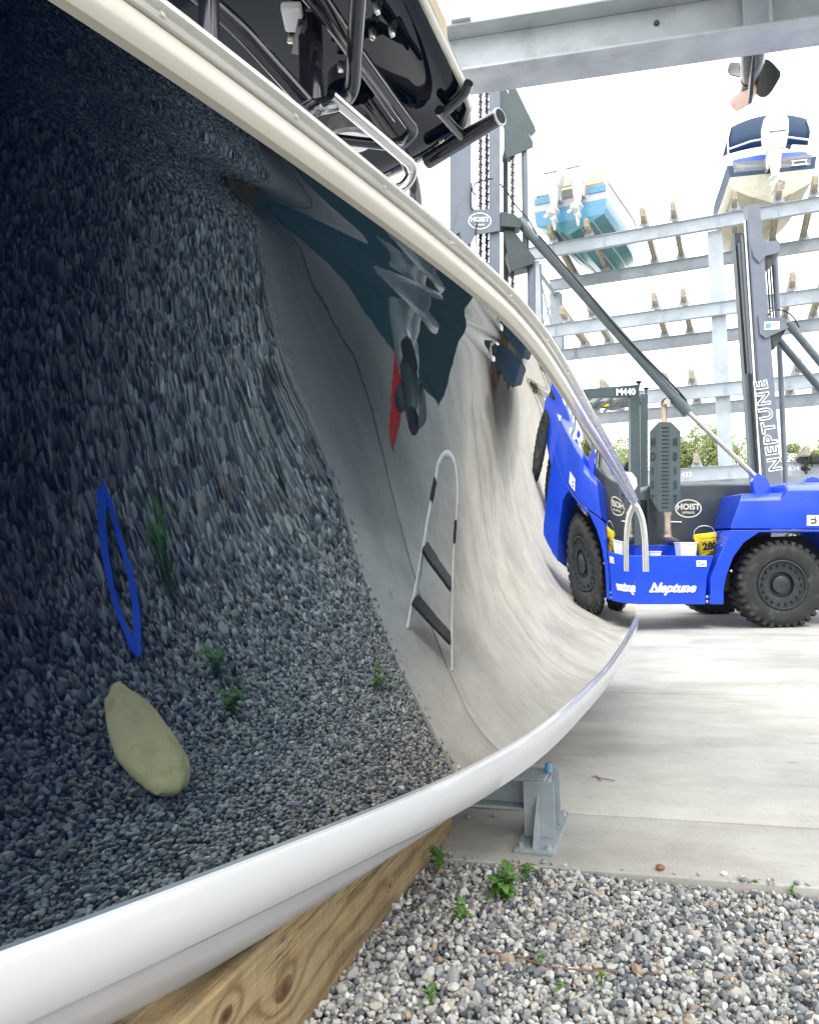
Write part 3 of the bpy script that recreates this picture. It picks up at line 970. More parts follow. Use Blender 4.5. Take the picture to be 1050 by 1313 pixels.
def make_wheel(root, c, r, w, bolts=False, name="wheel"):
    """tyre with lugs, dished rim and a ring of bolts; outer face looks to -y"""
    wh = empty(name)
    wh.parent = root
    wh.location = c
    s = 1
    bm = B()
    lathe(bm, [(r * .57, .02), (r * .60, .0), (r * .66, -.012), (r * .78, -.022), (r * .88, -.012), (r * .95, .012), (r * .985, .035), (r, .07), (r, w - .07), (r * .985, w - .035), (r * .93, w), (r * .6, w), (r * .57, w - .02)], (0, 0, 0), 'y', 72)
    n = 34
    for k in range(n):
        t = 2 * math.pi * k / n
        for half_, off in ((0, 0), (1, .5)):
            tt = t + off * 2 * math.pi / n
            rot = Matrix.Rotation(-tt, 3, 'Y')
            cy = 0.085 if half_ == 0 else w - 0.085
            box(bm, rot @ Vector((r * 0.998, cy, 0)), (0.032, 0.15, r * 0.105), rot)
            if half_ == 0:
                box(bm, rot @ Vector((r * 0.955, 0.012, 0)), (0.06, 0.03, r * 0.085), rot)
    link("tyre", bm, M['rubber'], wh)
    bm = B()
    lathe(bm, [(r * .585, .03), (r * .575, -.006), (r * .55, -.01), (r * .53, .0), (r * .52, .02), (r * .40, .028), (r * .30, .03), (r * .285, .055), (r * .27, .075), (r * .02, .08), (0, .08)], (0, 0, 0), 'y', 56)
    lathe(bm, [(r * .21, .08), (r * .20, .03), (r * .17, .02), (0, .02)], (0, 0, 0), 'y', 32)
    rim = link("rim", bm, M['rim'], wh)
    for k in range(18 if bolts else 0):
        t = 2 * math.pi * k / 18
        bm = B()
        lathe(bm, [(0, -.006), (.012, -.005), (.017, .01), (.019, .03)], (r * .455 * math.cos(t), 0.006, r * .455 * math.sin(t)), 'y', 8)
        link("bolt", bm, M['black'], rim)
    return wh

A = Frame(atz(1003, 805, 0), ROLL)
lift = empty("forklift", A.mat, label="big blue marina forklift with dark hood, tall grey mast and long slanted tilt cylinders", cat="forklift")
# rear body over the wheel
bm = B()
f0 = A.poly([(935, 678), (948, 642), (1000, 641), (1011, 629), (1190, 627), (1196, 678)], -0.04)
f1 = A.poly([(939, 677), (951, 633), (1003, 632), (1006.5, 619), (1186, 617), (1192, 677)], 0.13)
rings = [[bm.verts.new((x, -0.04, z)) for x, z in f0], [bm.verts.new((x, 0.13, z)) for x, z in f1], [bm.verts.new((x, 2.15, z)) for x, z in f1], [bm.verts.new((x, 2.32, z)) for x, z in f0]]
skin(bm, rings)
body = link("counterweight", bm, M['blue'], lift, bev=0.012)
bm = B()
A.plate(bm, [(1030, 618), (1034, 613), (1041, 611), (1048, 613), (1053, 618)], 0.25, 0.29)
link("lifting_eye", bm, M['blue'], body, bev=0.004)
bm = B()
A.plate(bm, [(936, 679.5), (911, 741), (911, 775), (927.5, 775), (927.5, 756), (931, 738), (940, 714), (953, 696), (973, 682.5), (1060, 682), (1085, 700), (1100, 740), (1104, 775), (1196, 775), (1196, 679.5)], -0.045, 0.62)
link("fender", bm, M['blue'], lift, bev=0.008)
bm = B()
A.plate(bm, [(927, 760), (945, 690), (1100, 684), (1110, 760)], 0.63, 0.66)
A.plate(bm, [(905, 714), (925, 700), (925, 772), (905, 775)], 0.1, 0.6)
A.plate(bm, [(928, 735), (950, 735), (950, 758), (928, 758)], 0.25, 0.5)
link("inner_arch", bm, M['black'], lift, bev=0.004)
for (x, y, rr) in ((926, 700, .02), (924, 729, .018), (936, 732, .012), (905.5, 765, .016), (905.5, 771, .016)):
    c = A.p(x, y, 0.04)
    bm = B()
    lathe(bm, [(0, -.03), (rr, -.025), (rr, .03)], c, 'y', 10)
    link("hose_end", bm, M['alu'], lift)
make_wheel(lift, A.p(1003, 750, 0.0), 0.492, 0.34, True)
make_wheel(lift, A.p(1003, 750, 0.0) + Vector((0, 1.9, 0)), 0.492, 0.34)
cfr = A.p(600, 750, 0.0)
drop = -(A.mat @ Vector((cfr.x, 0, 0))).z
make_wheel(lift, Vector((cfr.x, 0.0, 0.56 + drop)), 0.56, 0.36)
make_wheel(lift, Vector((cfr.x, 2.1, 0.56 + drop)), 0.56, 0.36)
# step tray beside the hood
bm = B()
A.plate(bm, [(700, 714), (914, 714), (906, 741), (904, 775), (700, 775)], 0.0, 0.035)
A.plate(bm, [(700, 745), (904, 745), (904, 775), (700, 775)], 0.0355, 0.66)
q = A.poly([(700, 700), (924, 698)], 0.67)
prism(bm, [q[0], q[1], (q[1][0], q[1][1] - 0.5), (q[0][0], q[0][1] - 0.5)], 0.661, 0.70)
q = A.poly([(700, 712.5), (914, 712.5), (914, 714.2), (700, 714.2)], 0.0)
prism(bm, q, -0.004, 0.06)
tray = link("step", bm, M['blue'], lift, bev=0.006)
bm = B()
text_mesh(bm, "Neptune", 0.145, facing(A.p(861, 754, -0.006)), bold=0.006, shear=0.45)
a_, b_ = A.p(832, 758.5, -0.006), A.p(891, 757.2, -0.006)
bar(bm, a_, b_, 0.002, 0.018)
link("lettering", bm, M['letter'], tray, smooth=False)
bm = B()
A.plate(bm, [(892.5, 718.5), (905.5, 718.5), (905.5, 726.5), (892.5, 726.5)], -0.004, -0.001)
link("sticker", bm, M['letter'], tray, smooth=False)
bm = B()
for i, (x0, x1, y0) in enumerate(((894, 899, 721), (899, 904, 723), (894, 902, 724.5))):
    A.plate(bm, [(x0, y0), (x1, y0 - 0.7), (x1, y0), (x0, y0 + 0.8)], -0.006, -0.0045)
link("sticker_print", bm, M['charcoal'], tray, smooth=False)
bm = B()
A.plate(bm, [(1034, 660.5), (1060, 660.5), (1060, 674), (1034, 674)], -0.045, -0.041)
lab = link("paper_label", bm, M['letter'], body, smooth=False)
bm = B()
c = A.p(1043, 667.2, -0.047)
text_mesh(bm, "U.", 0.085, facing(c, R(90)), bold=0.004)
link("lettering", bm, M['black'], lab, smooth=False)
# hood
bm = B()
A.plate(bm, [(829, 626), (834, 621), (974, 619.5), (986, 623), (990, 690), (940, 702), (829, 716)], 0.72, 1.75)
hood = link("hood", bm, M['charcoal'], lift, bev=0.035, seg=4)
oval_badge(hood, A.p(882, 652, 0.72), 0.165, 0.115, 0.098, 0.034, M['cream_letter'])
bm = B()
tube(bm, [A.p(857, 669, 0.7), A.p(873, 669.5, 0.7)], 0.008, 8)
link("hood_latch", bm, M['alu'], hood)
# exhaust with its slotted guard
ex = empty("exhaust"); ex.parent = lift
bm = B()
gp = [(833, 553), (843.5, 541), (861, 541), (872, 553), (872, 640), (864.5, 656.5), (846, 656.5), (833, 637)]
left = [(833, 553), (843.5, 541), (845, 541), (845, 656), (846, 656.5), (833, 637)]
def gpt(x, y):
    dl = 0.34 + (0.09 if x < 840 or x > 866 else 0.0)
    return A.p(x, y, dl)
vL = [gpt(833, 553), gpt(844.5, 541), gpt(844.5, 656), gpt(833, 638)]
vR = [gpt(860, 541), gpt(872, 553), gpt(872, 640), gpt(860, 656)]
for quad in (vL, [vL[1], vR[0], vR[3], vL[2]], vR):
    a = [bm.verts.new(v) for v in quad]
    b = [bm.verts.new(v + Vector((0, 0.012, 0))) for v in quad]
    bm.faces.new(a); bm.faces.new(b[::-1])
    for i in range(4):
        bm.faces.new((a[i], b[i], b[(i + 1) % 4], a[(i + 1) % 4]))
sq = [gpt(833, 553), gpt(833, 638)]
gd = link("heat_guard", bm, M['guard'], ex)
bm = B()
for k in range(21):
    y = 547.5 + k * 5.1
    A.plate(bm, [(848, y), (857, y), (857, y + 1.9), (848, y + 1.9)], 0.336, 0.3395)
link("grooves", bm, M['black'], gd, smooth=False)
for sgn in (0, 1):
    bm = B()
    P = vL if sgn == 0 else vR
    exv = ((P[1] - P[0]) * Vector((1, 1, 0))).normalized()
    nrm = Vector((exv.y, -exv.x, 0))
    for k, chh in enumerate("HOIST"):
        bm = B()
        c0 = A.p(839 if sgn == 0 else 866.4, 567 + k * 18.3, 0.34)
        mid = (P[0] + P[1]) / 2
        tt = (c0.x - P[0].x) / (P[1].x - P[0].x)
        c0.y = P[0].y + tt * (P[1].y - P[0].y)
        c0 += nrm * 0.009
        text_mesh(bm, chh, 0.135, (lambda c0, exv: (lambda x, y, z: c0 + exv * x * 0.62 + Vector((0, 0, y)) + nrm * z))(c0, exv), bold=0.003)
        link("letter", bm, M['black'], gd, smooth=False)
bm = B()
tube(bm, fillet([A.p(851, 600, 0.44), A.p(851, 527, 0.44), A.p(851, 519, 0.44), A.p(855, 515, 0.30)], 0.06), 0.036, 14)
link("pipe", bm, M['exhaust'], ex)
bm = B()
tube(bm, fillet([A.p(855.5, 650, 0.44), A.p(855.5, 690, 0.44), A.p(866, 695, 0.75)], 0.12, 8), 0.042, 14)
tube(bm, [A.p(855.5, 656.5, 0.44), A.p(855.5, 661, 0.44)], 0.052, 14)
tube(bm, [A.p(855.5, 686, 0.44), A.p(855.5, 689, 0.44)], 0.05, 14)
link("pipe", bm, M['exhaust'], ex)
bm = B()
tube(bm, [A.p(850.5, 520, 0.44), A.p(851.5, 516.5, 0.42), A.p(853, 514.5, 0.36)], 0.04, 14)
link("rain_cap", bm, M['black'], ex)
# overhead guard of the cab
bm = B()
A.plate(bm, [(700, 504.5), (741, 499.5), (817, 493), (819, 495), (819, 508.5), (744, 509.5), (700, 511)], 0.55, 0.63)
A.plate(bm, [(808, 497), (819.5, 497), (821.5, 700), (809, 700)], 0.551, 0.66)
A.plate(bm, [(700, 523), (830, 507), (830, 512.5), (812, 521), (700, 526)], 1.75, 1.83)
A.plate(bm, [(821, 505), (830.5, 505), (830.5, 700), (821, 700)], 1.751, 1.86)
for k in range(7):
    x = 718 + k * 14.5
    a_ = A.p(x, 507.5 - k * 0.4, 0.6); b_ = A.p(x, 507.5 - k * 0.4, 0.6) + Vector((0, 1.2, 0))
    bar(bm, a_, b_, 0.035, 0.03)
c0 = A.p(813, 500, 0.6)
box(bm, c0 + Vector((0.02, 0.6, 0.0)), (0.08, 1.2, 0.09))
guard = link("overhead_guard", bm, M['guard'], lift, bev=0.006)
bm = B()
text_mesh(bm, "M440", 0.105, facing(A.p(802, 502.8, 0.535), R(1.5)), bold=0.006)
link("lettering", bm, M['letter'], guard, smooth=False)
bm = B()
A.plate(bm, [(772, 518.2), (795, 517), (795, 520.5), (772, 521.5)], 1.742, 1.748)
link("warning_strip", bm, M['yellow'], guard, smooth=False)
for (x, y, dl) in ((818.5, 492, 0.6), (828, 500, 1.2)):
    bm = B()
    c = A.p(x, y, dl)
    lathe(bm, [(0, 0.03), (0.035, 0.03), (0.04, 0.015), (0.015, 0.0), (0.012, -0.05)], c, 'z', 14)
    link("work_lamp", bm, M['glass'], guard)
bm = B()
A.plate(bm, [(797, 606), (803, 592), (808, 590), (811, 640), (797, 645)], 0.95, 1.4)
link("seat", bm, M['black'], lift, bev=0.03)
bm = B()
A.plate(bm, [(690, 640), (828, 640), (828, 714), (690, 714)], 0.75, 1.7)
link("cab_base", bm, M['charcoal'], lift, bev=0.02)
bm = B()
A.plate(bm, [(560, 690), (700, 690), (706, 775), (690, 775), (680, 730), (650, 690), (600, 684)], -0.04, 0.5)
link("front_fender", bm, M['blue'], lift, bev=0.01)
bm = B()
q = A.p(560, 720, 0.6)
bmx = A.p(960, 745, 0.6)
box(bm, ((q.x + bmx.x) / 2, 1.25, 0.55), (bmx.x - q.x, 1.1, 0.35))
link("chassis", bm, M['black'], lift, bev=0.02)
bm = B()
for dl in (0.30, 0.47):
    A.plate(bm, [(964, 617), (971, 606), (984, 614), (993, 636), (968, 636)], dl, dl + 0.08)
link("clevis", bm, M['blue'], body, bev=0.008)
# tilt cylinders
for dl in (0.34, 0.51):
    a_, b_, c_ = A.p(664, 282, 0.55 + (dl - .34)), A.p(881, 528, dl), A.p(972, 615, dl)
    bm = B()
    tube(bm, [a_, b_], 0.062, 18)
    tube(bm, [b_ - (b_ - a_).normalized() * 0.22, b_ + (b_ - a_).normalized() * 0.02], 0.075, 18)
    cyl = link("tilt_cylinder", bm, M['hose'], lift)
    bm = B()
    tube(bm, [b_, c_], 0.029, 14)
    link("rod", bm, M['chrome'], cyl)
    bm = B()
    pts = [a_.lerp(b_, 0.12) + Vector((0, -0.08, 0.05)), a_.lerp(b_, 0.35) + Vector((-0.01, -0.09, 0.04)), a_.lerp(b_, 0.62) + Vector((0.03, -0.08, -0.02)), a_.lerp(b_, 0.92) + Vector((0.02, -0.07, 0.06)), b_ + Vector((0.02, -0.02, 0.06))]
    tube(bm, curve(pts, 8), 0.013, 8)
    link("hose", bm, M['black'], cyl)
# mast
bm = B()
def channel(bm, x0, x1, ytop, ybot, dl, w=0.14, t=0.02, roots=0):
    """upright: plate facing the side with two flanges behind it"""
    a = A.poly([(x0, ytop), (x1, ytop), (x1, ybot), (x0, ybot)], dl)
    prism(bm, a, dl, dl + t)
    prism(bm, [a[0], (a[0][0] + t, a[0][1]), (a[3][0] + t, a[3][1]), a[3]], dl + t + .0005, dl + w)
    prism(bm, [(a[1][0] - t, a[1][1]), a[1], a[2], (a[2][0] - t, a[2][1])], dl + t + .0005, dl + w)
for dl, dx in ((0.45, 0), (1.85, -9)):
    bm = B()
    channel(bm, 577, 604, 100, 790, dl)
    link("outer_upright", bm, M['mast'], lift, bev=0.004)
    bm = B()
    channel(bm, 628, 641, 92, 790, dl + 0.02, 0.12)
    link("inner_upright", bm, M['mast'], lift, bev=0.004)
for xx, dl in ((616, 0.62), (624, 0.75), (657, 0.60)):
    bm = B()
    a_, b_ = A.p(xx, 105 if xx < 650 else 185, dl), A.p(xx, 720 if xx < 650 else 600, dl)
    n = int((a_ - b_).length / 0.05)
    for k in range(n):
        c = a_.lerp(b_, (k + .5) / n)
        if k % 2:
            box(bm, c, (0.045, 0.02, 0.06), Matrix.Rotation(R(18), 3, 'Y'))
        else:
            box(bm, c, (0.03, 0.045, 0.06), Matrix.Rotation(R(18), 3, 'Y'))
    link("lift_chain", bm, M['mast_dark'], lift)
bm = B()
tube(bm, [A.p(634, 92, 0.95), A.p(634, 760, 0.95)], 0.055, 16)
tube(bm, [A.p(648, 205, 0.85), A.p(650, 760, 0.85)], 0.035, 12)
link("lift_cylinder", bm, M['mast_dark'], lift)
bm = B()
tube(bm, [A.p(672, 185, 0.62), A.p(674, 330, 0.62)], 0.04, 12)
tube(bm, [A.p(681, 335, 0.62), A.p(683, 640, 0.62)], 0.05, 12)
link("hose_guide", bm, M['mast'], lift)
bm = B()
A.plate(bm, [(636, 112), (648, 112), (683, 181), (683.5, 188), (650, 203), (646, 190), (646, 165)], 0.55, 0.575)
cp = link("crosshead_plate", bm, M['guard'], lift, bev=0.004)
bm = B()
A.plate(bm, [(650, 110), (660, 110), (686, 163), (687, 168), (681, 175), (655, 130)], 1.45, 1.475)
link("crosshead_plate", bm, M['guard'], lift, bev=0.004)
bm = B()
a_ = A.p(660, 160, 0.57)
box(bm, a_ + Vector((0, 0.45, 0)), (0.12, 0.87, 0.06))
link("crosshead_beam", bm, M['guard'], lift)
bm = B()
A.plate(bm, [(588, 268), (591, 260), (597, 257.5), (603, 260), (607, 268), (641, 268), (641, 296), (609, 301), (604, 312), (598, 315), (592, 311), (589, 298), (580, 304)], 0.425, 0.446)
br = link("tilt_bracket", bm, M['mast'], lift, bev=0.004)
oval_badge(br, A.p(615, 283.5, 0.425), 0.142, 0.105, 0.078, 0.026, M['letter'])
bm = B()
A.plate(bm, [(641.5, 271), (659, 274), (668, 282), (668, 292), (655, 291), (641.5, 290)], 0.43, 0.62)
A.plate(bm, [(645, 294), (656, 292), (687, 332), (684, 338), (656, 348), (650, 322)], 0.5, 0.525)
A.plate(bm, [(650, 322), (684, 336), (684, 341), (655, 348)], 0.53, 0.75)
link("clevis_bracket", bm, M['charcoal'], lift, bev=0.006)
bm = B()
for pts in ([(610, 250), (606, 246), (607, 238), (616, 232), (632, 229)], [(641, 236), (650, 246), (660, 262), (676, 280), (688, 300)], [(604, 235), (604, 262), (606, 270)], [(609, 380), (610, 300), (612, 285)]):
    tube(bm, curve([A.p(x, y, 0.4) for x, y in pts], 8), 0.009, 6)
link("hose", bm, M['black'], lift)

# things left on the step
def loose(name, c, **kw):
    return empty(name, A.mat @ Matrix.Translation(c), **kw)
tub = loose("tub", A.p(879, 713.5, 0.30), label="larger white plastic tub on the blue forklift step, beside the yellow bucket", cat="tub")
bm = B()
def tubm(bm, wx, wy, h, t=0.008):
    o0 = [bm.verts.new(v) for v in ((-wx * .44, -wy * .44, 0), (wx * .44, -wy * .44, 0), (wx * .44, wy * .44, 0), (-wx * .44, wy * .44, 0))]
    o1 = [bm.verts.new(v) for v in ((-wx * .5, -wy * .5, h), (wx * .5, -wy * .5, h), (wx * .5, wy * .5, h), (-wx * .5, wy * .5, h))]
    i1 = [bm.verts.new((v.co.x * .94, v.co.y * .94, h)) for v in o1]
    i0 = [bm.verts.new((v.co.x * .92, v.co.y * .92, t)) for v in o0]
    bm.faces.new(o0[::-1])
    for a, b in ((o0, o1), (o1, i1), (i1, i0)):
        for k in range(4):
            bm.faces.new((a[k], a[(k + 1) % 4], b[(k + 1) % 4], b[k]))
    bm.faces.new(i0)
tubm(bm, 0.2, 0.2, 0.155)
link("body", bm, M['white_plastic'], tub, bev=0.006)
bm = B(); box(bm, (0, 0, 0.158), (0.215, 0.215, 0.016)); link("rim", bm, M['white_plastic'], tub, bev=0.005)
tub2 = loose("tub", A.p(838.5, 713.5, 0.3), label="small low white tray on the blue forklift step by the exhaust pipe", cat="tub")
bm = B(); tubm(bm, 0.13, 0.13, 0.055); link("body", bm, M['white_plastic'], tub2, bev=0.005)
bm = B(); box(bm, (0, 0, 0.057), (0.14, 0.14, 0.01)); link("rim", bm, M['white_plastic'], tub2, bev=0.003)
bk = loose("bucket", A.p(907, 713, 0.28), label="yellow plastic bucket marked 280 with a wire handle, tilted on the forklift step", cat="bucket")
bk.matrix_world = bk.matrix_world @ Matrix.Rotation(R(-7), 4, 'Y')
bm = B()
lathe(bm, [(0, 0), (0.098, 0.0), (0.102, 0.006), (0.122, 0.215), (0.130, 0.218), (0.131, 0.232), (0.130, 0.262), (0.122, 0.268), (0.115, 0.262), (0.098, 0.02), (0, 0.015)], (0, 0, 0), 'z', 36)
bb = link("body", bm, M['yellow'], bk)
bm = B()
text_mesh(bm, "280", 0.115, lambda x, y, z: Vector((0.113 * math.sin(x / 0.113), -(0.1115 + (y + .105) * 0.085 + z) * math.cos(x / 0.113), 0.115 + y)), bold=0.006)
for zz in (0.055, 0.175):
    pts = []
    for k in range(13):
        t = R(-52 + 104 * k / 12)
        rr = 0.1035 + zz * 0.093
        pts.append((rr * math.sin(t), -rr * math.cos(t), zz))
    tube(bm, pts, 0.0025, 6)
link("lettering", bm, M['black'], bb, smooth=False)
bm = B()
tube(bm, curve([(-0.128, 0, 0.235), (-0.115, 0, 0.31), (-0.05, 0, 0.355), (0.03, 0, 0.355), (0.1, 0, 0.32), (0.128, 0, 0.235)], 8), 0.004, 8)
link("handle", bm, M['alu'], bk)

# ------------------------------------------------------------------ second forklift behind
Bf = Frame(Vector((aty(990, 700, 12.6).x, 12.6, 0)), 0.0)
lf2 = empty("forklift", Bf.mat, label="second forklift standing behind, its grey mast lettered NEPTUNE beside the rack column", cat="forklift")
def strip(bm, x0, y0, x1, y1, w0, w1, dl, d):
    Bf.plate(bm, [(x0, y0), (x0 + w0, y0), (x1 + w1, y1), (x1, y1)], dl, dl + d)
bm = B(); strip(bm, 958, 262, 984, 640, 16, 20, 0.0, 0.16); q = Bf.p(984, 640); box(bm, (q.x + 0.12, 0.08, q.z / 2), (0.25, 0.16, q.z)); mu = link("main_upright", bm, M['mast'], lf2, bev=0.006)
bm = B(); strip(bm, 941, 298, 966, 640, 11, 13, 0.45, 0.14); strip(bm, 952, 300, 975.5, 640, 5, 6, 0.2, 0.1); q = Bf.p(966, 640, .45); box(bm, (q.x + 0.1, 0.5, q.z / 2), (0.2, 0.14, q.z)); link("inner_upright", bm, M['mast_dark'], lf2, bev=0.006)
bm = B(); tube(bm, [Bf.p(948, 312, 0.4), Bf.p(973, 645, 0.4)], 0.035, 12); tube(bm, [Bf.p(957, 480, 0.36), Bf.p(969, 645, 0.36)], 0.06, 14); link("lift_cylinder", bm, M['hose'], lf2)
bm = B(); tube(bm, [Bf.p(954.5, 283, 0.1), Bf.p(977, 640, 0.1)], 0.022, 10); link("rail", bm, M['chrome'], lf2)
bm = B(); tube(bm, [Bf.p(993, 325, 0.5), Bf.p(1007.5, 640, 0.5)], 0.045, 12); link("hose_guide", bm, M['mast'], lf2)
for k, x in enumerate((981, 985, 988)):
    bm = B(); tube(bm, [Bf.p(x, 320, 0.3 + k * 0.1), Bf.p(x + 7, 420, 0.3 + k * 0.1)], 0.014, 8); link("hose", bm, M['black'], lf2)
bm = B(); Bf.plate(bm, [(959, 303), (975, 303), (979, 309), (999, 309), (1000, 323), (981, 328), (973, 337), (966, 329)], -0.03, -0.002); link("bracket", bm, M['mast'], lf2, bev=0.004)
bm = B(); Bf.plate(bm, [(982, 328), (998, 324), (992, 338), (984, 346)], 0.1, 0.4); link("chain_anchor", bm, M['mast_dark'], lf2, bev=0.004)
bm = B(); Bf.plate(bm, [(972, 404), (978, 406), (1005, 408), (1011, 414), (1011, 420), (987, 431), (981, 434), (974, 428)], -0.035, -0.002); tb = link("tilt_bracket", bm, M['mast'], lf2, bev=0.004)
bm = B(); Bf.plate(bm, [(979.5, 412.5), (999, 412), (999, 422), (979.5, 423)], -0.04, -0.036); st = link("sticker", bm, M['letter'], tb, smooth=False)
bm = B(); Bf.plate(bm, [(981, 415), (988, 414), (988, 420), (981, 421)], -0.043, -0.0405); link("sticker_print", bm, M['sky_blue'], st, smooth=False)
bm = B(); Bf.plate(bm, [(991, 414), (997.5, 413.5), (997, 416), (992, 418)], -0.043, -0.0405); link("sticker_print", bm, M['pink'], st, smooth=False)
bm = B(); Bf.plate(bm, [(987, 431), (1008, 421), (1000, 436), (992, 448)], 0.1, 0.3); link("clevis_bracket", bm, M['mast_dark'], lf2, bev=0.006)
for x, y, x2, y2, dl in ((1009, 414, 1062, 478, 0.0), (998, 436, 1062, 512, 0.3)):
    bm = B(); a_, b_ = Bf.p(x, y, dl), Bf.p(x2, y2, dl); tube(bm, [a_, b_, b_ + (b_ - a_) * 1.2], 0.06, 14); link("tilt_cylinder", bm, M['hose'], lf2)
bm = B(); tube(bm, curve([Bf.p(984, 405, -0.05), Bf.p(990, 398, -0.1), Bf.p(1003, 398, -0.1), Bf.p(1016, 406, -0.1), Bf.p(1024, 420, -0.08)], 8), 0.012, 8); link("hose", bm, M['black'], lf2)
ang = math.atan2(606 - 485, 992 - 977.0)
c = Bf.p(984.8, 546, -0.003)
tdir = R(90) + R(90 - math.degrees(ang)) * 0.98
sx = 1.0
bm = B(); text_mesh(bm, "NEPTUNE", 0.285, facing(c, tdir), bold=0.017, ext=0.001, spacing=1.28); lt = link("lettering", bm, M['letter'], mu, smooth=False)
bm = B(); text_mesh(bm, "NEPTUNE", 0.285, facing(c + Vector((0, -0.004, 0)), tdir), bold=-0.0035, ext=0.001, spacing=1.28); link("lettering_fill", bm, M['mast_dark'], mu, smooth=False)
bm = B(); box(bm, (3.6, 1.2, 1.15), (4.2, 1.6, 0.9)); link("chassis", bm, M['blue'], lf2, bev=0.05)
for x in (0.9, 4.9):
    for y in (0.0, 2.1):
        make_wheel(lf2, Vector((x, y, 0.52)), 0.52, 0.34)
# ------------------------------------------------------------------ boat rack in the background
RO = Vector((8.97, 22.1, 0))
E1 = Vector((0.924, -0.381, 0))
E2 = Vector((0.381, 0.924, 0))
RMAT = Matrix(((E1.x, E2.x, 0, RO.x), (E1.y, E2.y, 0, RO.y), (0, 0, 1, 0), (0, 0, 0, 1)))
def rack_s(px, back=0.0):
    """position along the rack's front face (or a line behind it) of a photo column"""
    k = (px - 525) / F
    p = RO + E2 * back
    return (k * p.y - p.x) / (E1.x - k * E1.y)
rack = empty("boat_rack", RMAT, label="tall pale galvanised open boat rack with timber bunks behind the forklifts", cat="boat rack")
LV = [10.20, 7.67, 5.33, 2.95]
RD = 3.25
sL, sR = rack_s(694), rack_s(1180)
for z in LV:
    for y in (0.0, RD):
        bm = B()
        x0, x1 = sL - 0.15, sR
        box(bm, ((x0 + x1) / 2, y, z), (x1 - x0, 0.014, 0.36))
        for dz in (-0.187, 0.187):
            box(bm, ((x0 + x1) / 2, y, z + dz), (x1 - x0, 0.16, 0.014))
        for k in range(int((x1 - x0) / 1.6)):
            box(bm, (x0 + 0.8 + k * 1.6, y - 0.03, z), (0.02, 0.04, 0.355))
        link("beam", bm, M['galv_pale'], rack, smooth=False)
def col(bm, x, y, ztop, w=0.40, d=0.30):
    box(bm, (x, y - d / 2 + 0.007, ztop / 2), (w, 0.014, ztop))
    box(bm, (x, y + d / 2 - 0.007, ztop / 2), (w, 0.014, ztop))
    box(bm, (x, y, ztop / 2), (0.016, d - 0.03, ztop))
    for z in LV:
        for dx in (-.1, .1):
            for dz in (-.28, -.34):
                lathe(bm, [(0, -.02), (0.018, -.02), (0.018, 0)], (x + dx, y - d / 2, z + dz), 'y', 6)
for x in (sL, rack_s(933), rack_s(1172)):
    for y in (0.26, RD + 0.27):
        bm = B()
        col(bm, x, y, LV[0] - 0.2)
        link("column", bm, M['galv_pale'], rack, smooth=False)
    bm = B()
    zs = [0.3] + [z for z in LV[::-1]]
    for a, b in zip(zs[:-1], zs[1:]):
        bar(bm, (x, 0.42, a), (x, RD + 0.1, b - 0.3), 0.05, 0.05)
        bar(bm, (x + 0.06, 0.42, b - 0.3), (x + 0.06, RD + 0.1, a), 0.05, 0.05)
        bar(bm, (x, 0.42, b - 0.3), (x, RD + 0.1, b - 0.3), 0.09, 0.09)
    link("cross_brace", bm, M['galv_pale'], rack, smooth=False)
bunks = {0: [712, 760, 834, 874, 955, 1014, 1062, 1110], 1: [724, 760, 844, 882, 1026, 1070, 1120], 2: [735, 772, 853, 888, 1028, 1070, 1110], 3: [740, 780, 843, 889, 1032, 1080]}
for lv, xs in bunks.items():
    for k, px in enumerate(xs):
        s_ = rack_s(px + 6, -0.6)
        z = LV[lv] + 0.2
        bm = B()
        box(bm, (0, 0, 0), (4.9, 0.14, 0.26))
        o = link("bunk", bm, M['bunk'], rack, bev=0.01)
        o.matrix_local = Matrix.Translation((s_, 1.75, z + 0.21)) @ Matrix.Rotation(R(90), 4, 'Z')
        for y in (-0.03, RD):
            bm = B()
            v = [(s_ - 0.16, z), (s_ + 0.16, z), (s_ + 0.07, z + 0.3), (s_ - 0.07, z + 0.3)]
            prism(bm, v, y - 0.08, y - 0.068)
            link("bunk_bracket", bm, M['galv_pale'], rack, smooth=False)
bm = B()
text_mesh(bm, "434", 0.2, lambda x, y, z: Vector((rack_s(1020) + x, -0.012 - z, LV[3] + y)), bold=0.004)
link("bay_number", bm, M['letter'], rack, smooth=False)
bm = B()
text_mesh(bm, "433", 0.2, lambda x, y, z: Vector((rack_s(882) + x, -0.012 - z, LV[3] + y)), bold=0.004)
link("bay_number", bm, M['letter'], rack, smooth=False)

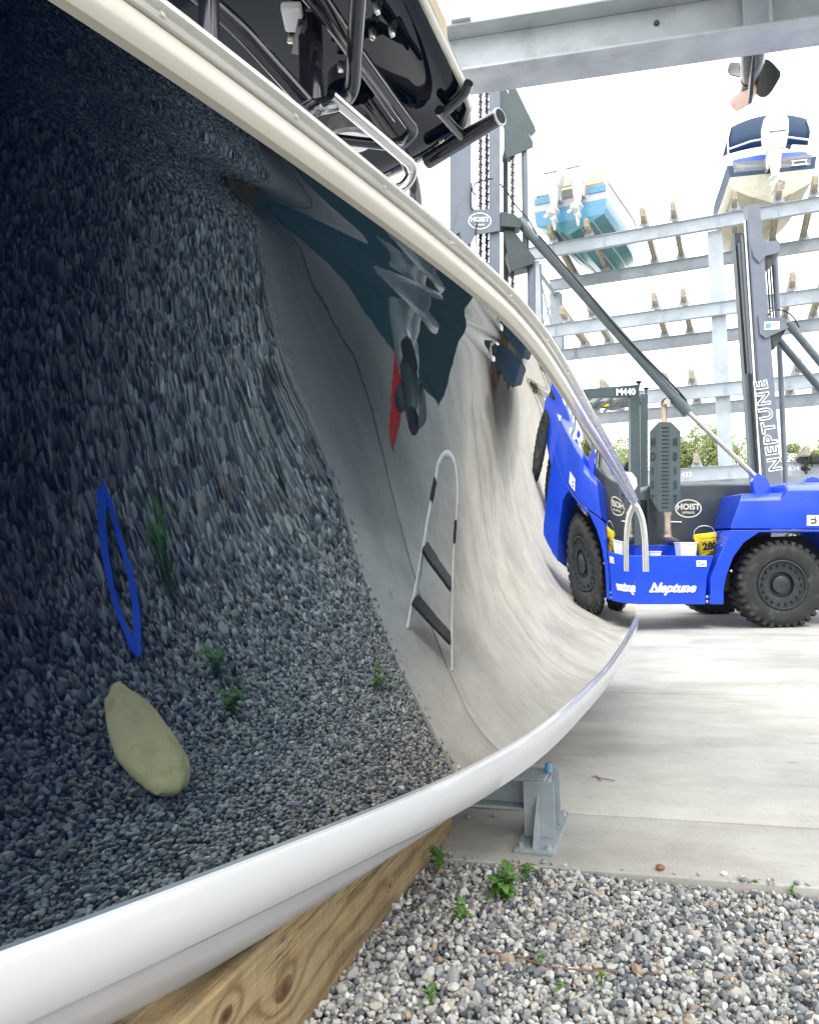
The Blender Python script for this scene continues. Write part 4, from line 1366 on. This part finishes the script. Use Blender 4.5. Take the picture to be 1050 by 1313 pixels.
# ------------------------------------------------------------------ stored boats
def loft_rings(bm, rings, closed=True):
    V = [[bm.verts.new(p) for p in r] for r in rings]
    n = len(V[0])
    for i in range(len(V) - 1):
        for k in range(n if closed else n - 1):
            bm.faces.new((V[i][k], V[i][(k + 1) % n], V[i + 1][(k + 1) % n], V[i + 1][k]))
    return V
def rrect(cx, cy, z, wx, wy, r=0.35, n=6):
    out = []
    rx, ry = wx * r, wy * r
    for qx, qy, a0 in ((1, 1, 0), (-1, 1, 90), (-1, -1, 180), (1, -1, 270)):
        for k in range(n):
            a = R(a0 + 90 * k / (n - 1))
            out.append(Vector((cx + qx * (wx / 2 - rx) + rx * math.cos(a), cy + qy * (wy / 2 - ry) + ry * math.sin(a), z)))
    return out
def make_outboard(parent, mat, cowl, leg, unit, prop, skeg, scale=1.0, name="outboard_motor", pa=25, ps=1.0):
    """engine hanging off a transom; aft is -y"""
    e = empty(name)
    if parent is not None:
        e.parent = parent
        e.matrix_parent_inverse = Matrix()
    e.matrix_local = mat @ Matrix.Scale(scale, 4)
    bm = B()
    V = loft_rings(bm, [rrect(0, -.36, .05, .36, .5), rrect(0, -.38, .14, .46, .62), rrect(0, -.38, .40, .54, .74), rrect(0, -.40, .66, .55, .76), rrect(0, -.38, .82, .48, .66, .42), rrect(0, -.36, .89, .30, .44, .48)])
    bm.faces.new(V[0][::-1]); bm.faces.new(V[-1])
    c = link("cowl", bm, cowl, e)
    bm = B(); box(bm, (0, -.745, .36), (0.40, 0.012, .02)); box(bm, (0.12, -.748, .5), (0.05, 0.012, .02)); link("cowl_seam", bm, M['charcoal'], c)
    bm = B()
    V = loft_rings(bm, [rrect(0, -.36, .06, .32, .44), rrect(0, -.36, -.15, .24, .38), rrect(0, -.38, -.45, .15, .34), rrect(0, -.38, -.62, .13, .34)])
    bm.faces.new(V[0][::-1]); bm.faces.new(V[-1])
    link("leg", bm, leg, e)
    bm = B()
    box(bm, (-.13, -.1, -.1), (.06, .24, .34)); box(bm, (.13, -.1, -.1), (.06, .24, .34)); box(bm, (0, -.12, .02), (.3, .14, .06))
    link("clamp_bracket", bm, M['alu'], e, bev=0.01)
    bm = B()
    V = loft_rings(bm, [rrect(0, -.4, -.60, .30, .56, .45), rrect(0, -.4, -.63, .30, .56, .45)])
    bm.faces.new(V[0][::-1]); bm.faces.new(V[-1])
    V = loft_rings(bm, [rrect(0, -.38, -.62, .10, .34), rrect(0, -.38, -.86, .09, .3)])
    lathe(bm, [(0, .30), (.035, .26), (.065, .16), (.08, 0), (.078, -.14), (.06, -.26), (.055, -.28)], (0, -.38, -.84), 'y', 20, close=False)
    u = link("gearcase", bm, unit, e)
    bm = B()
    sk = [(-.20, -.9), (-.56, -.88), (-.52, -1.0), (-.40, -1.16), (-.30, -1.16), (-.22, -1.02)]
    a = [bm.verts.new((-.012, y, z)) for y, z in sk]; b = [bm.verts.new((.012, y, z)) for y, z in sk]
    bm.faces.new(a); bm.faces.new(b[::-1])
    for i in range(len(sk)):
        bm.faces.new((a[i], b[i], b[(i + 1) % len(sk)], a[(i + 1) % len(sk)]))
    link("skeg", bm, skeg, e, bev=0.004)
    bm = B()
    lathe(bm, [(0, -.30), (.04, -.29), (.058, -.2), (.06, .0)], (0, -.66, -.84), 'y', 18)
    for k in range(3):
        nf = len(bm.faces)
        rot = Matrix.Rotation(R(120 * k + pa), 3, 'Y')
        n_ = 9
        ring_ = []
        for i in range(n_):
            t = i / (n_ - 1)
            w_ = 0.11 * math.sin(math.pi * (0.18 + 0.82 * t) ** 0.8) * ps + 0.012
            r_ = 0.045 + 0.155 * t * ps
            tw = R(58 - 34 * t)
            v = Vector((math.cos(tw) * w_, math.sin(tw) * w_, 0))
            ring_.append((Vector((-v.x, -v.y, r_)), Vector((v.x, v.y, r_))))
        th_ = Vector((0, 0.008, 0))
        fr = [[bm.verts.new(rot @ (p + o_) + Vector((0, -.72, -.84))) for p in pr] for pr in ring_ for o_ in (th_,)]
        bk_ = [[bm.verts.new(rot @ (p - th_) + Vector((0, -.72, -.84))) for p in pr] for pr in ring_]
        for i in range(n_ - 1):
            bm.faces.new((fr[i][0], fr[i][1], fr[i + 1][1], fr[i + 1][0]))
            bm.faces.new((bk_[i][1], bk_[i][0], bk_[i + 1][0], bk_[i + 1][1]))
            for s in (0, 1):
                bm.faces.new((fr[i][s], fr[i + 1][s], bk_[i + 1][s], bk_[i][s]))
        bm.faces.new((fr[-1][0], fr[-1][1], bk_[-1][1], bk_[-1][0]))
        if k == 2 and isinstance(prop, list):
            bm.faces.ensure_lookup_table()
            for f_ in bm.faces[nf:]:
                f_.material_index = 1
    link("propeller", bm, prop, e)
    return e

def make_boat(mat, L, bw, dp, bottom, side, upper, band, label, dead=0.34, strakes=None, name="stored_boat"):
    """hull with a V bottom; stern at y=0, bow to +y, keel at z=0"""
    root = empty(name, mat, label=label, cat="boat")
    n = 40
    def st(v):
        b = bw / 2 * (1 - max(0, (v - .35) / .65) ** 2.4)
        k = 0.75 * dp * max(0, (v - .55) / .45) ** 2.2
        ch = dead + 0.34 * dp * max(0, (v - .3) / .7) ** 1.7
        sh = dp + 0.28 * dp * v ** 1.5
        return b, k, max(ch, k), sh
    ks = [i / n for i in range(n + 1)]
    secs = {'bottom': (bottom, lambda b, k, c, s: [(0, k), (b * .42, k + (c - k) * .45), (b * .43, k + (c - k) * .45 - .012), (b * .88, c)]),
            'hull_side': (side, lambda b, k, c, s: [(b * .88, c + 0.002), (b * .91, c + .05), (b * .96, c + (s - c) * .5)]),
            'topside': (upper, lambda b, k, c, s: [(b * .96, c + (s - c) * .5), (b * 1.0, s - .03)]),
            'gunwale': (band, lambda b, k, c, s: [(b * 1.0, s - .03), (b * 1.015 + .01, s - .02), (b * 1.015 + .01, s + .03), (b * .9, s + .05), (b * .86, s - .25)])}
    for nm, (mm, fn) in secs.items():
        bm = B()
        rows = {}
        for s in (-1, 1):
            gr = []
            for v in ks:
                b, k, c, sh = st(v)
                rake = 0.0
                gr.append([bm.verts.new((s * x, v * L, z)) for x, z in fn(max(b, 0.004), k, c, sh)])
            rows[s] = gr
            for i in range(n):
                for j in range(len(gr[0]) - 1):
                    bm.faces.new((gr[i][j], gr[i + 1][j], gr[i + 1][j + 1], gr[i][j + 1]))
        m_ = len(rows[1][0])
        for j in range(m_ - 1):
            try:
                bm.faces.new((rows[-1][0][j], rows[-1][0][j + 1], rows[1][0][j + 1], rows[1][0][j]))
            except ValueError:
                pass
        link(nm, bm, mm, root)
    bm = B()
    pl, pr = [], []
    for v in ks[:-2]:
        b, k, c, sh = st(v)
        pl.append(bm.verts.new((-b * .87, v * L, sh - .2))); pr.append(bm.verts.new((b * .87, v * L, sh - .2)))
    for i in range(len(pl) - 1):
        bm.faces.new((pl[i], pl[i + 1], pr[i + 1], pr[i]))
    link("cockpit_floor", bm, M['white_gel'], root)
    if strakes:
        for fr in (0.35, 0.68):
            for s in (-1, 1):
                bm = B()
                pts = []
                for v in ks[:30]:
                    b, k, c, sh = st(v)
                    pts.append((s * b * .88 * fr, v * L + 0.02, k + (c - k) * fr - 0.012))
                tube(bm, pts, 0.022, 6)
                link("strake", bm, strakes, root)
    return root

def on_rack(px, lv, back, zoff):
    s_ = rack_s(px, back)
    return RMAT @ Matrix.Translation((s_, back, LV[lv] + zoff))
# teal boat with two outboards
tb_ = make_boat(on_rack(744, 0, -0.35, 0.27) @ Matrix.Rotation(R(-6), 4, 'Z') @ Matrix.Rotation(R(2), 4, 'Y'), 7.2, 2.35, 1.35, M['teal'], M['sky_blue'], M['white_gel'], M['white_gel'], "teal bottomed boat with twin white outboards and tan rear cover on the rack", 0.42, M['white_gel'])
for x in (-0.36, 0.36):
    make_outboard(tb_, Matrix.Translation((x, 0, 1.28)), M['white_plastic'], M['white_plastic'], M['white_plastic'], M['alu'], M['white_plastic'], 1.05)
bm = B()
loft_pts = [rrect(0.15, .7, 1.45, 1.75, .25, .2), rrect(0.15, .75, 2.1, 1.7, .25, .25), rrect(0.15, .8, 2.3, 1.4, .2, .4)]
V = loft_rings(bm, loft_pts); bm.faces.new(V[0][::-1]); bm.faces.new(V[-1])
link("rear_cover", bm, M['tan'], tb_)
bm = B(); tube(bm, fillet([(1.12, .5, 1.4), (1.2, .9, 2.5), (1.1, 2.5, 2.6)], .3), 0.03, 10); link("hand_rail", bm, M['white_plastic'], tb_)
bm = B(); box(bm, (-0.85, -0.02, 1.2), (0.5, 0.03, 0.2)); box(bm, (0.85, -0.02, 1.2), (0.5, 0.03, 0.2)); link("transom_panel", bm, M['sky_blue'], tb_, bev=0.01)
bm = B(); tube(bm, [(-.3, -.2, 1.4), (.3, -.2, 1.4)], 0.015, 8); link("tie_bar", bm, M['charcoal'], tb_)
# cream bottomed boat with navy canvas
cb_ = make_boat(on_rack(1010, 0, 0.55, 0.48) @ Matrix.Rotation(R(2), 4, 'Y') @ Matrix.Rotation(R(8), 4, 'Z'), 7.0, 2.35, 1.25, M['cream_bottom'], M['cream_bottom'], M['navy_cloth'], M['white_gel'], "cream bottomed boat with navy canvas top and one white outboard, up on the rack", 0.5)
make_outboard(cb_, Matrix.Translation((0, 0, 1.22)), M['white_plastic'], M['white_plastic'], M['white_plastic'], M['alu'], M['white_plastic'], 1.2)
bm = B()
rows = []
for k in range(15):
    t = -1 + 2 * k / 14
    rows.append([Vector((t * 1.08, 0.55, 1.95 - .12 * t * t)), Vector((t * 1.12, 0.42, 2.35 - .2 * t * t)), Vector((t * 1.06, 0.5, 2.85 - .26 * t * t)), Vector((t * 1.0, 1.4, 3.02 - .3 * t * t)), Vector((t * 1.0, 2.4, 2.95 - .3 * t * t))])
loft_rings(bm, rows, False)
cv = link("canvas_top", bm, M['navy_cloth'], cb_)
sm = cv.modifiers.new("thickness", 'SOLIDIFY'); sm.thickness = 0.03
bm = B()
tube(bm, [(-1.1, .38, 1.9), (-.5, .32, 2.03), (0, .3, 2.06), (.5, .32, 2.03), (1.1, .38, 1.9)], 0.03, 8)
tube(bm, [(-1.06, .5, 1.3), (-1.13, .38, 2.2), (-1.05, .45, 2.55)], 0.025, 8)
tube(bm, [(1.06, .5, 1.3), (1.13, .38, 2.2), (1.05, .45, 2.55)], 0.025, 8)
link("canvas_frame", bm, M['white_plastic'], cb_)
bm = B()
V = loft_rings(bm, [rrect(0, .5, 1.25, 2.2, .8, .2), rrect(0, .52, 1.5, 2.0, .7, .2), rrect(0, .6, 1.62, 1.4, .5, .4)])
bm.faces.new(V[-1]); link("cockpit_cover", bm, M['royal'], cb_)
bm = B(); box(bm, (.72, -.03, 1.02), (.42, .03, .04)); box(bm, (.72, -.03, 1.14), (.42, .03, .03)); box(bm, (.55, -.03, 1.08), (.03, .03, .14)); box(bm, (.89, -.03, 1.08), (.03, .03, .14)); link("swim_ladder", bm, M['alu'], cb_, bev=0.006)
# a black and red engine end showing over the lowest level
lying = make_outboard(None, RMAT @ Matrix.Translation((rack_s(1034) + .6, -.1, LV[3] + 0.45)) @ Matrix.Rotation(R(90), 4, 'Y') @ Matrix.Rotation(R(75), 4, 'Z'), M['red'], M['black'], M['black'], M['black'], M['black'], 0.7)
tag(lying, "black outboard with red cowl lying on the rack's lowest beam near the photo's edge", "outboard motor")

# ------------------------------------------------------------------ overhead rack and the boat on it
q0, q1 = atz(593, 90, 4.15), atz(1050, 22, 4.15)
g1 = (q1 - q0).normalized()
g2 = Vector((-g1.y, g1.x, 0))
GMAT = Matrix(((g1.x, g2.x, 0, q0.x), (g1.y, g2.y, 0, q0.y), (0, 0, 1, 0), (0, 0, 0, 1)))
over = empty("overhead_rack", GMAT, label="heavy galvanised steel beam frame crossing overhead, close to the camera", cat="boat rack")
for y in (0.15, -3.4):
    bm = B()
    box(bm, (2.6, y, 4.159), (11.6, 0.30, 0.018)); box(bm, (2.6, y, 4.471), (11.6, 0.30, 0.018)); box(bm, (2.6, y, 4.315), (11.6, 0.013, 0.292))
    for x in (-2.2, 1.905, 4.2):
        box(bm, (x, y - 0.079, 4.315), (0.012, 0.14, 0.29))
    link("beam", bm, M['galv'], over, bev=0.004)
    for x in (-3.1, 8.2):
        bm = B()
        box(bm, (x - .142, y, 2.072), (.016, .28, 4.144)); box(bm, (x + .142, y, 2.072), (.016, .28, 4.144)); box(bm, (x, y, 2.072), (.268, .014, 4.144))
        box(bm, (x, y, 0.012), (.45, .45, .024))
        link("column", bm, M['galv'], over, bev=0.004)
bm = B(); box(bm, (0.0, 0.02, 4.515), (0.13, 0.10, 0.07)); link("clip_plate", bm, M['galv'], over, bev=0.003)
bm = B(); box(bm, (1.83, 0.06, 4.31), (0.15, 0.012, 0.28)); link("splice_plate", bm, M['galv_pale'], over, bev=0.003)
bm = B(); lathe(bm, [(0, -.014), (.016, -.012), (.02, .0), (.02, .02)], (1.25, 0.143, 4.36), 'y', 10); link("bolt", bm, M['mast_dark'], over)
for x in (1.6, 3.2):
    bm = B(); box(bm, (0, 0, 0), (3.6, 0.14, 0.26)); o = link("bunk", bm, M['bunk'], over, bev=0.01)
    o.matrix_local = Matrix.Translation((x, -1.66, 4.613)) @ Matrix.Rotation(R(90), 4, 'Z')
ob_ = make_boat(GMAT @ Matrix.Translation((2.35, 0.55, 4.66)) @ Matrix.Rotation(R(180), 4, 'Z'), 6.8, 2.4, 1.2, M['teal_dark'], M['white_gel'], M['white_gel'], M['white_gel'], "boat high on the overhead beam, only its dark propeller with one pale blade in view", 0.45)
hub = ob_.matrix_world.inverted() @ aty(960, 106, 6.35)
sc_ = 1.2
make_outboard(ob_, Matrix.Translation(hub) @ Matrix.Rotation(R(-8), 4, 'Z') @ Matrix.Rotation(R(-6), 4, 'Y') @ Matrix.Translation(Vector((0, .72, .84)) * sc_), M['dark_unit'], M['dark_unit'], M['dark_unit'], [M['dark_unit'], M['pink']], M['dark_unit'], sc_, pa=280)  # light on the lowest blade put into its paler colour

# ------------------------------------------------------------------ things beside the camera that the hull mirrors
rb = make_boat(Matrix.Translation((3.30, 1.50, 0.22)) @ Matrix.Rotation(R(-84), 4, 'Z'), 6.0, 2.2, 1.1, M['teal_dark'], M['teal_dark'], M['navy_cloth'], M['mast'], "dark teal boat standing on the concrete, seen mirrored in the navy hull", 0.22)
make_outboard(rb, Matrix.Translation((-0.60, -0.1, 1.10)) @ Matrix.Rotation(R(-4), 4, 'Z'), M['charcoal'], M['hose'], M['alu'], M['dark_unit'], M['red'], 0.9, ps=.5)
bm = B(); box(bm, (0, 0, -0.105), (0.3, 0.3, 0.2)); o = link("keel_block", bm, M['timber'], rb, bev=0.01); o.location = (0, 0.4, 0)
bm = B(); box(bm, (0, 0, -0.105), (0.3, 0.3, 0.2)); o = link("keel_block", bm, M['timber'], rb, bev=0.01); o.location = (0, 3.8, 0)
nb = make_boat(Matrix.Translation((7.4, 5.1, 0.2)) @ Matrix.Rotation(R(-48), 4, 'Z'), 6.0, 2.1, 1.0, M['teal_dark'], M['navy_cloth'], M['navy_cloth'], M['white_gel'], "navy boat with white gunwale on the concrete, mirrored small under the navy hull's rail", 0.3)
make_outboard(nb, Matrix.Translation((0, 0, 0.95)), M['charcoal'], M['charcoal'], M['charcoal'], M['alu'], M['charcoal'], 0.9)
bm = B(); box(bm, (0, 0, -0.1), (0.3, 0.3, 0.19)); o = link("keel_block", bm, M['timber'], nb, bev=0.01); o.location = (0, 0.5, 0)
bm = B(); box(bm, (0, 0, -0.1), (0.3, 0.3, 0.19)); o = link("keel_block", bm, M['timber'], nb, bev=0.01); o.location = (0, 3.2, 0)
stool = empty("step_stool", Matrix.Translation((2.0, 2.45, 0)) @ Matrix.Rotation(math.atan2(0.55, 0.83), 4, 'Z') @ Matrix.Diagonal((1, 1.3, 1, 1)), label="folding two-step stool of white tube with dark treads, seen mirrored in the navy hull", cat="step stool")
bm = B()
for s in (-1, 1):
    tube(bm, [(0, s * .2, 0), (.27, s * .11 - .15, .50)], 0.009, 10)
tube(bm, curve([(.27, -.26, .50), (.30, -.235, .55), (.315, -.165, .58), (.30, -.085, .55), (.27, -.04, .50)], 8), 0.011, 10)
for s in (-1, 1):
    tube(bm, [(.26, s * .19 - .05, 0), (.15, s * .15 - .08, .28)], 0.009, 10)
link("tube_frame", bm, M['white_plastic'], stool)
for x, z, yo, wd in ((0.05, 0.10, -.03, .35), (.14, .27, -.08, .29)):
    bm = B(); box(bm, (x + .02, yo, z), (.13, wd, .018)); link("tread", bm, M['black'], stool, bev=0.004)
for s in (-1, 1):
    bm = B(); tube(bm, [(.216, s * .128 - .12, .40), (.25, s * .116 - .14, .46)], .014, 10); link("grip", bm, M['black'], stool)
st_ = B()
bmesh.ops.create_icosphere(st_, subdivisions=4, radius=1)
for v in st_.verts:
    d = v.co.copy()
    k = 1 + 0.10 * noise.noise(d * 1.6 + Vector((3, 1, 0))) + 0.04 * noise.noise(d * 5)
    v.co = Vector((d.x * .225 * k, d.y * .105 * k, d.z * .05 * k))
o = link("stone", st_, M['stone'], None, label="rounded flat tan stone lying on the gravel, mirrored low in the navy hull", cat="stone")
o.location = (0.63, 1.055, 0.012)
o.rotation_euler = (0, 0, R(146))
bm = B()
lp = [(1.30, .872), (1.26, .905), (1.20, .93), (1.11, .945), (.99, .95), (1.05, .908), (1.13, .868), (1.23, .855)]
P2 = [Vector((x, y, 0.012)) for x, y in lp]
P2 = curve(P2 + [P2[0]], 5)[:-1]
for i, p in enumerate(P2):
    t = (P2[(i + 1) % len(P2)] - P2[i - 1]).normalized()
    s_ = t.cross(Vector((0, 0, 1))) * 0.011
    p.z += 0.004 * math.sin(i * .9)
N_ = len(P2)
V = []
for i, p in enumerate(P2):
    t = (P2[(i + 1) % N_] - P2[i - 1]).normalized()
    s_ = t.cross(Vector((0, 0, 1))) * 0.0125
    V.append([bm.verts.new(p + s_), bm.verts.new(p - s_), bm.verts.new(p - s_ + Vector((0, 0, .003))), bm.verts.new(p + s_ + Vector((0, 0, .003)))])
for i in range(N_):
    a, b = V[i], V[(i + 1) % N_]
    for k in range(4):
        bm.faces.new((a[k], a[(k + 1) % 4], b[(k + 1) % 4], b[k]))
link("strap", bm, M['strap'], None, label="loop of blue webbing strap on the gravel, mirrored in the navy hull above the stone", cat="strap")

# ------------------------------------------------------------------ weeds
def leaf(bm, base, d, L, W, droop=0.35, n=5):
    d = Vector(d).normalized()
    side = d.cross(Vector((0, 0, 1)))
    if side.length < .05:
        side = Vector((1, 0, 0))
    side.normalize()
    prev = None
    for i in range(n + 1):
        t = i / n
        p = Vector(base) + d * L * t - Vector((0, 0, droop * L * t * t))
        w_ = W * math.sin(math.pi * min(1, .08 + .92 * t)) ** .8 * (1 if t < 1 else 0) + .0006
        c = [bm.verts.new(p + side * w_ + Vector((0, 0, .25 * w_))), bm.verts.new(p), bm.verts.new(p - side * w_ + Vector((0, 0, .25 * w_)))]
        if prev:
            bm.faces.new((prev[0], prev[1], c[1], c[0])); bm.faces.new((prev[1], prev[2], c[2], c[1]))
        prev = c
def weed(loc, h, nst, nlf, lw, label, seed, group=None, spread=.35):
    r = random.Random(seed)
    w_ = empty("weed", Matrix.Translation(loc), label=label, cat="weed", group=group)
    bs, bf = B(), B()
    for s in range(nst):
        a = r.uniform(0, 6.28)
        t_ = Vector((math.cos(a) * spread * h * r.uniform(.4, 1), math.sin(a) * spread * h * r.uniform(.4, 1), h * r.uniform(.6, 1)))
        pts = curve([Vector((r.uniform(-.008, .008), r.uniform(-.008, .008), -.02)), t_ * .5 + Vector((0, 0, h * .08)), t_], 4)
        tube(bs, pts, 0.0016, 5)
        for k in range(nlf):
            q = pts[min(len(pts) - 1, int((.25 + .75 * k / max(1, nlf - 1)) * (len(pts) - 1)))]
            a2 = r.uniform(0, 6.28)
            leaf(bf, q, (math.cos(a2), math.sin(a2), r.uniform(.1, .9)), lw * r.uniform(2.2, 3.6), lw * r.uniform(.45, .75), r.uniform(.2, .6))
    link("stems", bs, M['weed'], w_)
    link("leaves", bf, M['weed'], w_)
    return w_
def gp(x, y):
    return atz(x, y, -0.01)
GW = "weeds growing through the gravel"
for i, (x, y, h, ns, nl, lw, lab) in enumerate([
    (563, 1116, .085, 6, 7, .009, "upright green weed at the end of the timber, by the concrete edge"),
    (592, 1180, .05, 3, 5, .012, "dark leafy weed nearest the timber block in the gravel"),
    (645, 1152, .075, 11, 6, .016, "widest bright green weed, its rosette spread near the concrete edge"),
    (674, 1128, .045, 4, 4, .011, "small bright weed between the broad rosette and the concrete edge"),
    (693, 1240, .03, 2, 4, .006, "low green weed halfway down the gravel, left of a dry runner"),
    (718, 1275, .03, 2, 4, .006, "pale weed in the gravel below the dry runner"),
    (770, 1262, .025, 2, 4, .005, "small weed at the right end of the dry runner"),
    (968, 1136, .02, 2, 3, .005, "small weed tight against the concrete edge, further right"),
    (1015, 1143, .02, 2, 3, .005, "tiny weed against the concrete edge near the photo's right side"),
    (552, 1285, .035, 3, 4, .007, "dark green weed low in the gravel close to the timber block")]):
    weed(gp(x, y), h, ns, nl, lw, lab, 40 + i, GW)
for i, (x, y, lab) in enumerate([(1.02, 1.27, "dark weed mirrored in the navy hull beyond the tan stone"), (1.19, 1.2, "weed mirrored in the navy hull beside the blue strap"), (1.37, 1.03, "weed mirrored in the navy hull above the blue strap"), (1.5, 1.95, "weed near the concrete edge, mirrored in the navy hull")]):
    weed(Vector((x, y, -.01)), .09, 5, 8, .012, lab, 80 + i, GW, .6)
bm = B()
pts = [gp(x, y) + Vector((0, 0, .012)) for x, y in ((625, 1226), (660, 1232), (700, 1245), (740, 1250), (790, 1252))]
tube(bm, curve(pts, 6), 0.0022, 6)
link("runner", bm, M['dry_stem'], None, label="thin dry runner of a plant trailing across the gravel", cat="plant stem")
bm = B()
for (pts_) in ([(758, 995), (772, 998), (788, 1001)], [(764, 994), (768, 999), (770, 1001)]):
    tube(bm, curve([atz(x, y, .004) for x, y in pts_], 4), 0.0018, 5)
link("twig", bm, M['dry_stem'], None, label="thin dark twig lying on the concrete between the joints", cat="twig")
for (x, y, r_, lab) in ((599, 1049, .011, "dark pebble on the concrete left of the steel stand"), (633, 1047, .008, "small chip of stone beside the slab joint, near the steel stand"), (846, 1115, .014, "brown dead leaf crumb on the slab strip above the gravel"), (928, 1122, .010, "pale chip on the slab strip above the gravel")):
    bm = B(); bmesh.ops.create_icosphere(bm, subdivisions=2, radius=1)
    for v in bm.verts:
        v.co = v.co * (1 + .25 * noise.noise(v.co * 1.7 + Vector((x, y, 0)))) * r_
        v.co.z *= .6
    o = link("stone_chip", bm, M['letter'] if 'pale' in lab else (M['dry_stem'] if 'brown' in lab else M['grey_steel']), None, label=lab, cat="stone")
    o.location = atz(x, y, 0) + Vector((0, 0, r_ * .5))

# ------------------------------------------------------------------ trees
def tree(loc, h, rx, seed, label, low=.12, nl=5200, ls=.17):
    r = random.Random(seed)
    g = np.random.default_rng(seed)
    t = empty("tree", Matrix.Translation(loc), label=label, cat="tree", group="trees behind the boat rack")
    bm = B()
    tr = curve([Vector((0, 0, -.1)), Vector((.1, .05, h * .25)), Vector((-.05, .1, h * .5)), Vector((.1, 0, h * .78))], 6)
    tube(bm, tr, [0.17 * (1 - .8 * i / (len(tr) - 1)) * h / 7 for i in range(len(tr))], 9)
    ends = []
    for k in range(38):
        f = r.uniform(.03, .95)
        b0 = tr[int(f * (len(tr) - 1))]
        a = r.uniform(0, 6.28)
        e = b0 + Vector((math.cos(a) * rx * r.uniform(.45, .95) * (1 - .35 * f), math.sin(a) * rx * r.uniform(.4, .9) * (1 - .35 * f), h * r.uniform(.02, .22)))
        m_ = (b0 + e) / 2 + Vector((0, 0, -.12))
        tube(bm, curve([b0, m_, e], 4), [.06, .05, .045, .04, .035, .03, .025, .02, .015][:9], 6)
        ends.append(e); ends.append((b0 + e * 2) / 3)
    link("trunk", bm, M['bark'], t)
    C = np.array([list(e) for e in ends] + [[0, 0, h * .9], [.2, .1, h * .8]])
    rad = g.uniform(.35, 1.0, len(C)) * rx * .34
    idx = g.integers(0, len(C), nl)
    d = g.normal(size=(nl, 3)); d /= np.linalg.norm(d, axis=1, keepdims=True)
    rr = rad[idx] * g.uniform(.25, 1, nl) ** .5
    P = C[idx] + d * rr[:, None] * np.array([1, 1, .75])
    P = P[P[:, 2] > h * low]
    n = len(P)
    nrm = g.normal(size=(n, 3)) + np.array([0, 0, .6]); nrm /= np.linalg.norm(nrm, axis=1, keepdims=True)
    tx = np.cross(nrm, g.normal(size=(n, 3))); tx /= np.linalg.norm(tx, axis=1, keepdims=True)
    ty = np.cross(nrm, tx)
    s = ls * g.uniform(.55, 1.2, n)[:, None]
    Q = np.stack([P - tx * s, P - ty * s * .45, P + tx * s, P + ty * s * .45], 1).reshape(-1, 3)
    me = bpy.data.meshes.new("crown")
    me.from_pydata(Q.tolist(), [], (np.arange(n * 4).reshape(-1, 4)).tolist())
    me.materials.append(M['leaf'])
    c = bpy.data.objects.new("crown", me)
    COL.objects.link(c)
    c.parent = t
    return t
def tbase(px, Y):
    p = aty(px, 690, Y)
    return Vector((p.x, p.y, -.05))
for i, (px, Y, ytop, rx, nl, lab) in enumerate([
    (803, 46, 556, 3.4, 9000, "green tree seen between the hull's stern and the cab post"),
    (846, 52, 580, 3.4, 7000, "low green tree half hidden behind the slotted exhaust guard"),
    (905, 47, 540, 4.0, 13000, "tallest green tree, between the exhaust guard and the rack column"),
    (955, 50, 572, 3.2, 7000, "green tree mostly hidden behind the rack column and the lettered mast"),
    (1022, 47, 566, 3.2, 9000, "green tree beyond the black and red outboard, beside the lettered mast"),
    (1064, 49, 560, 3.2, 7000, "green tree cut by the photo's border behind the blue counterweight"),
    (745, 52, 585, 3.2, 6000, "green tree hidden behind the navy hull's stern")]):
    zt = (693 - ytop + 10) / 1000 * Y + 1
    tree(tbase(px, Y), zt / 1.02, rx, 300 + i, lab, .03, int(nl * 3.2), .105)
for i, (x, y) in enumerate([(27, 24), (31, 19)]):
    tree(Vector((x, y, -.05)), 6.5, 3.2, 340 + i, ("nearer " if i == 0 else "farther ") + "green tree seen only as a mirrored patch in the navy hull", .03, 5000, .22)
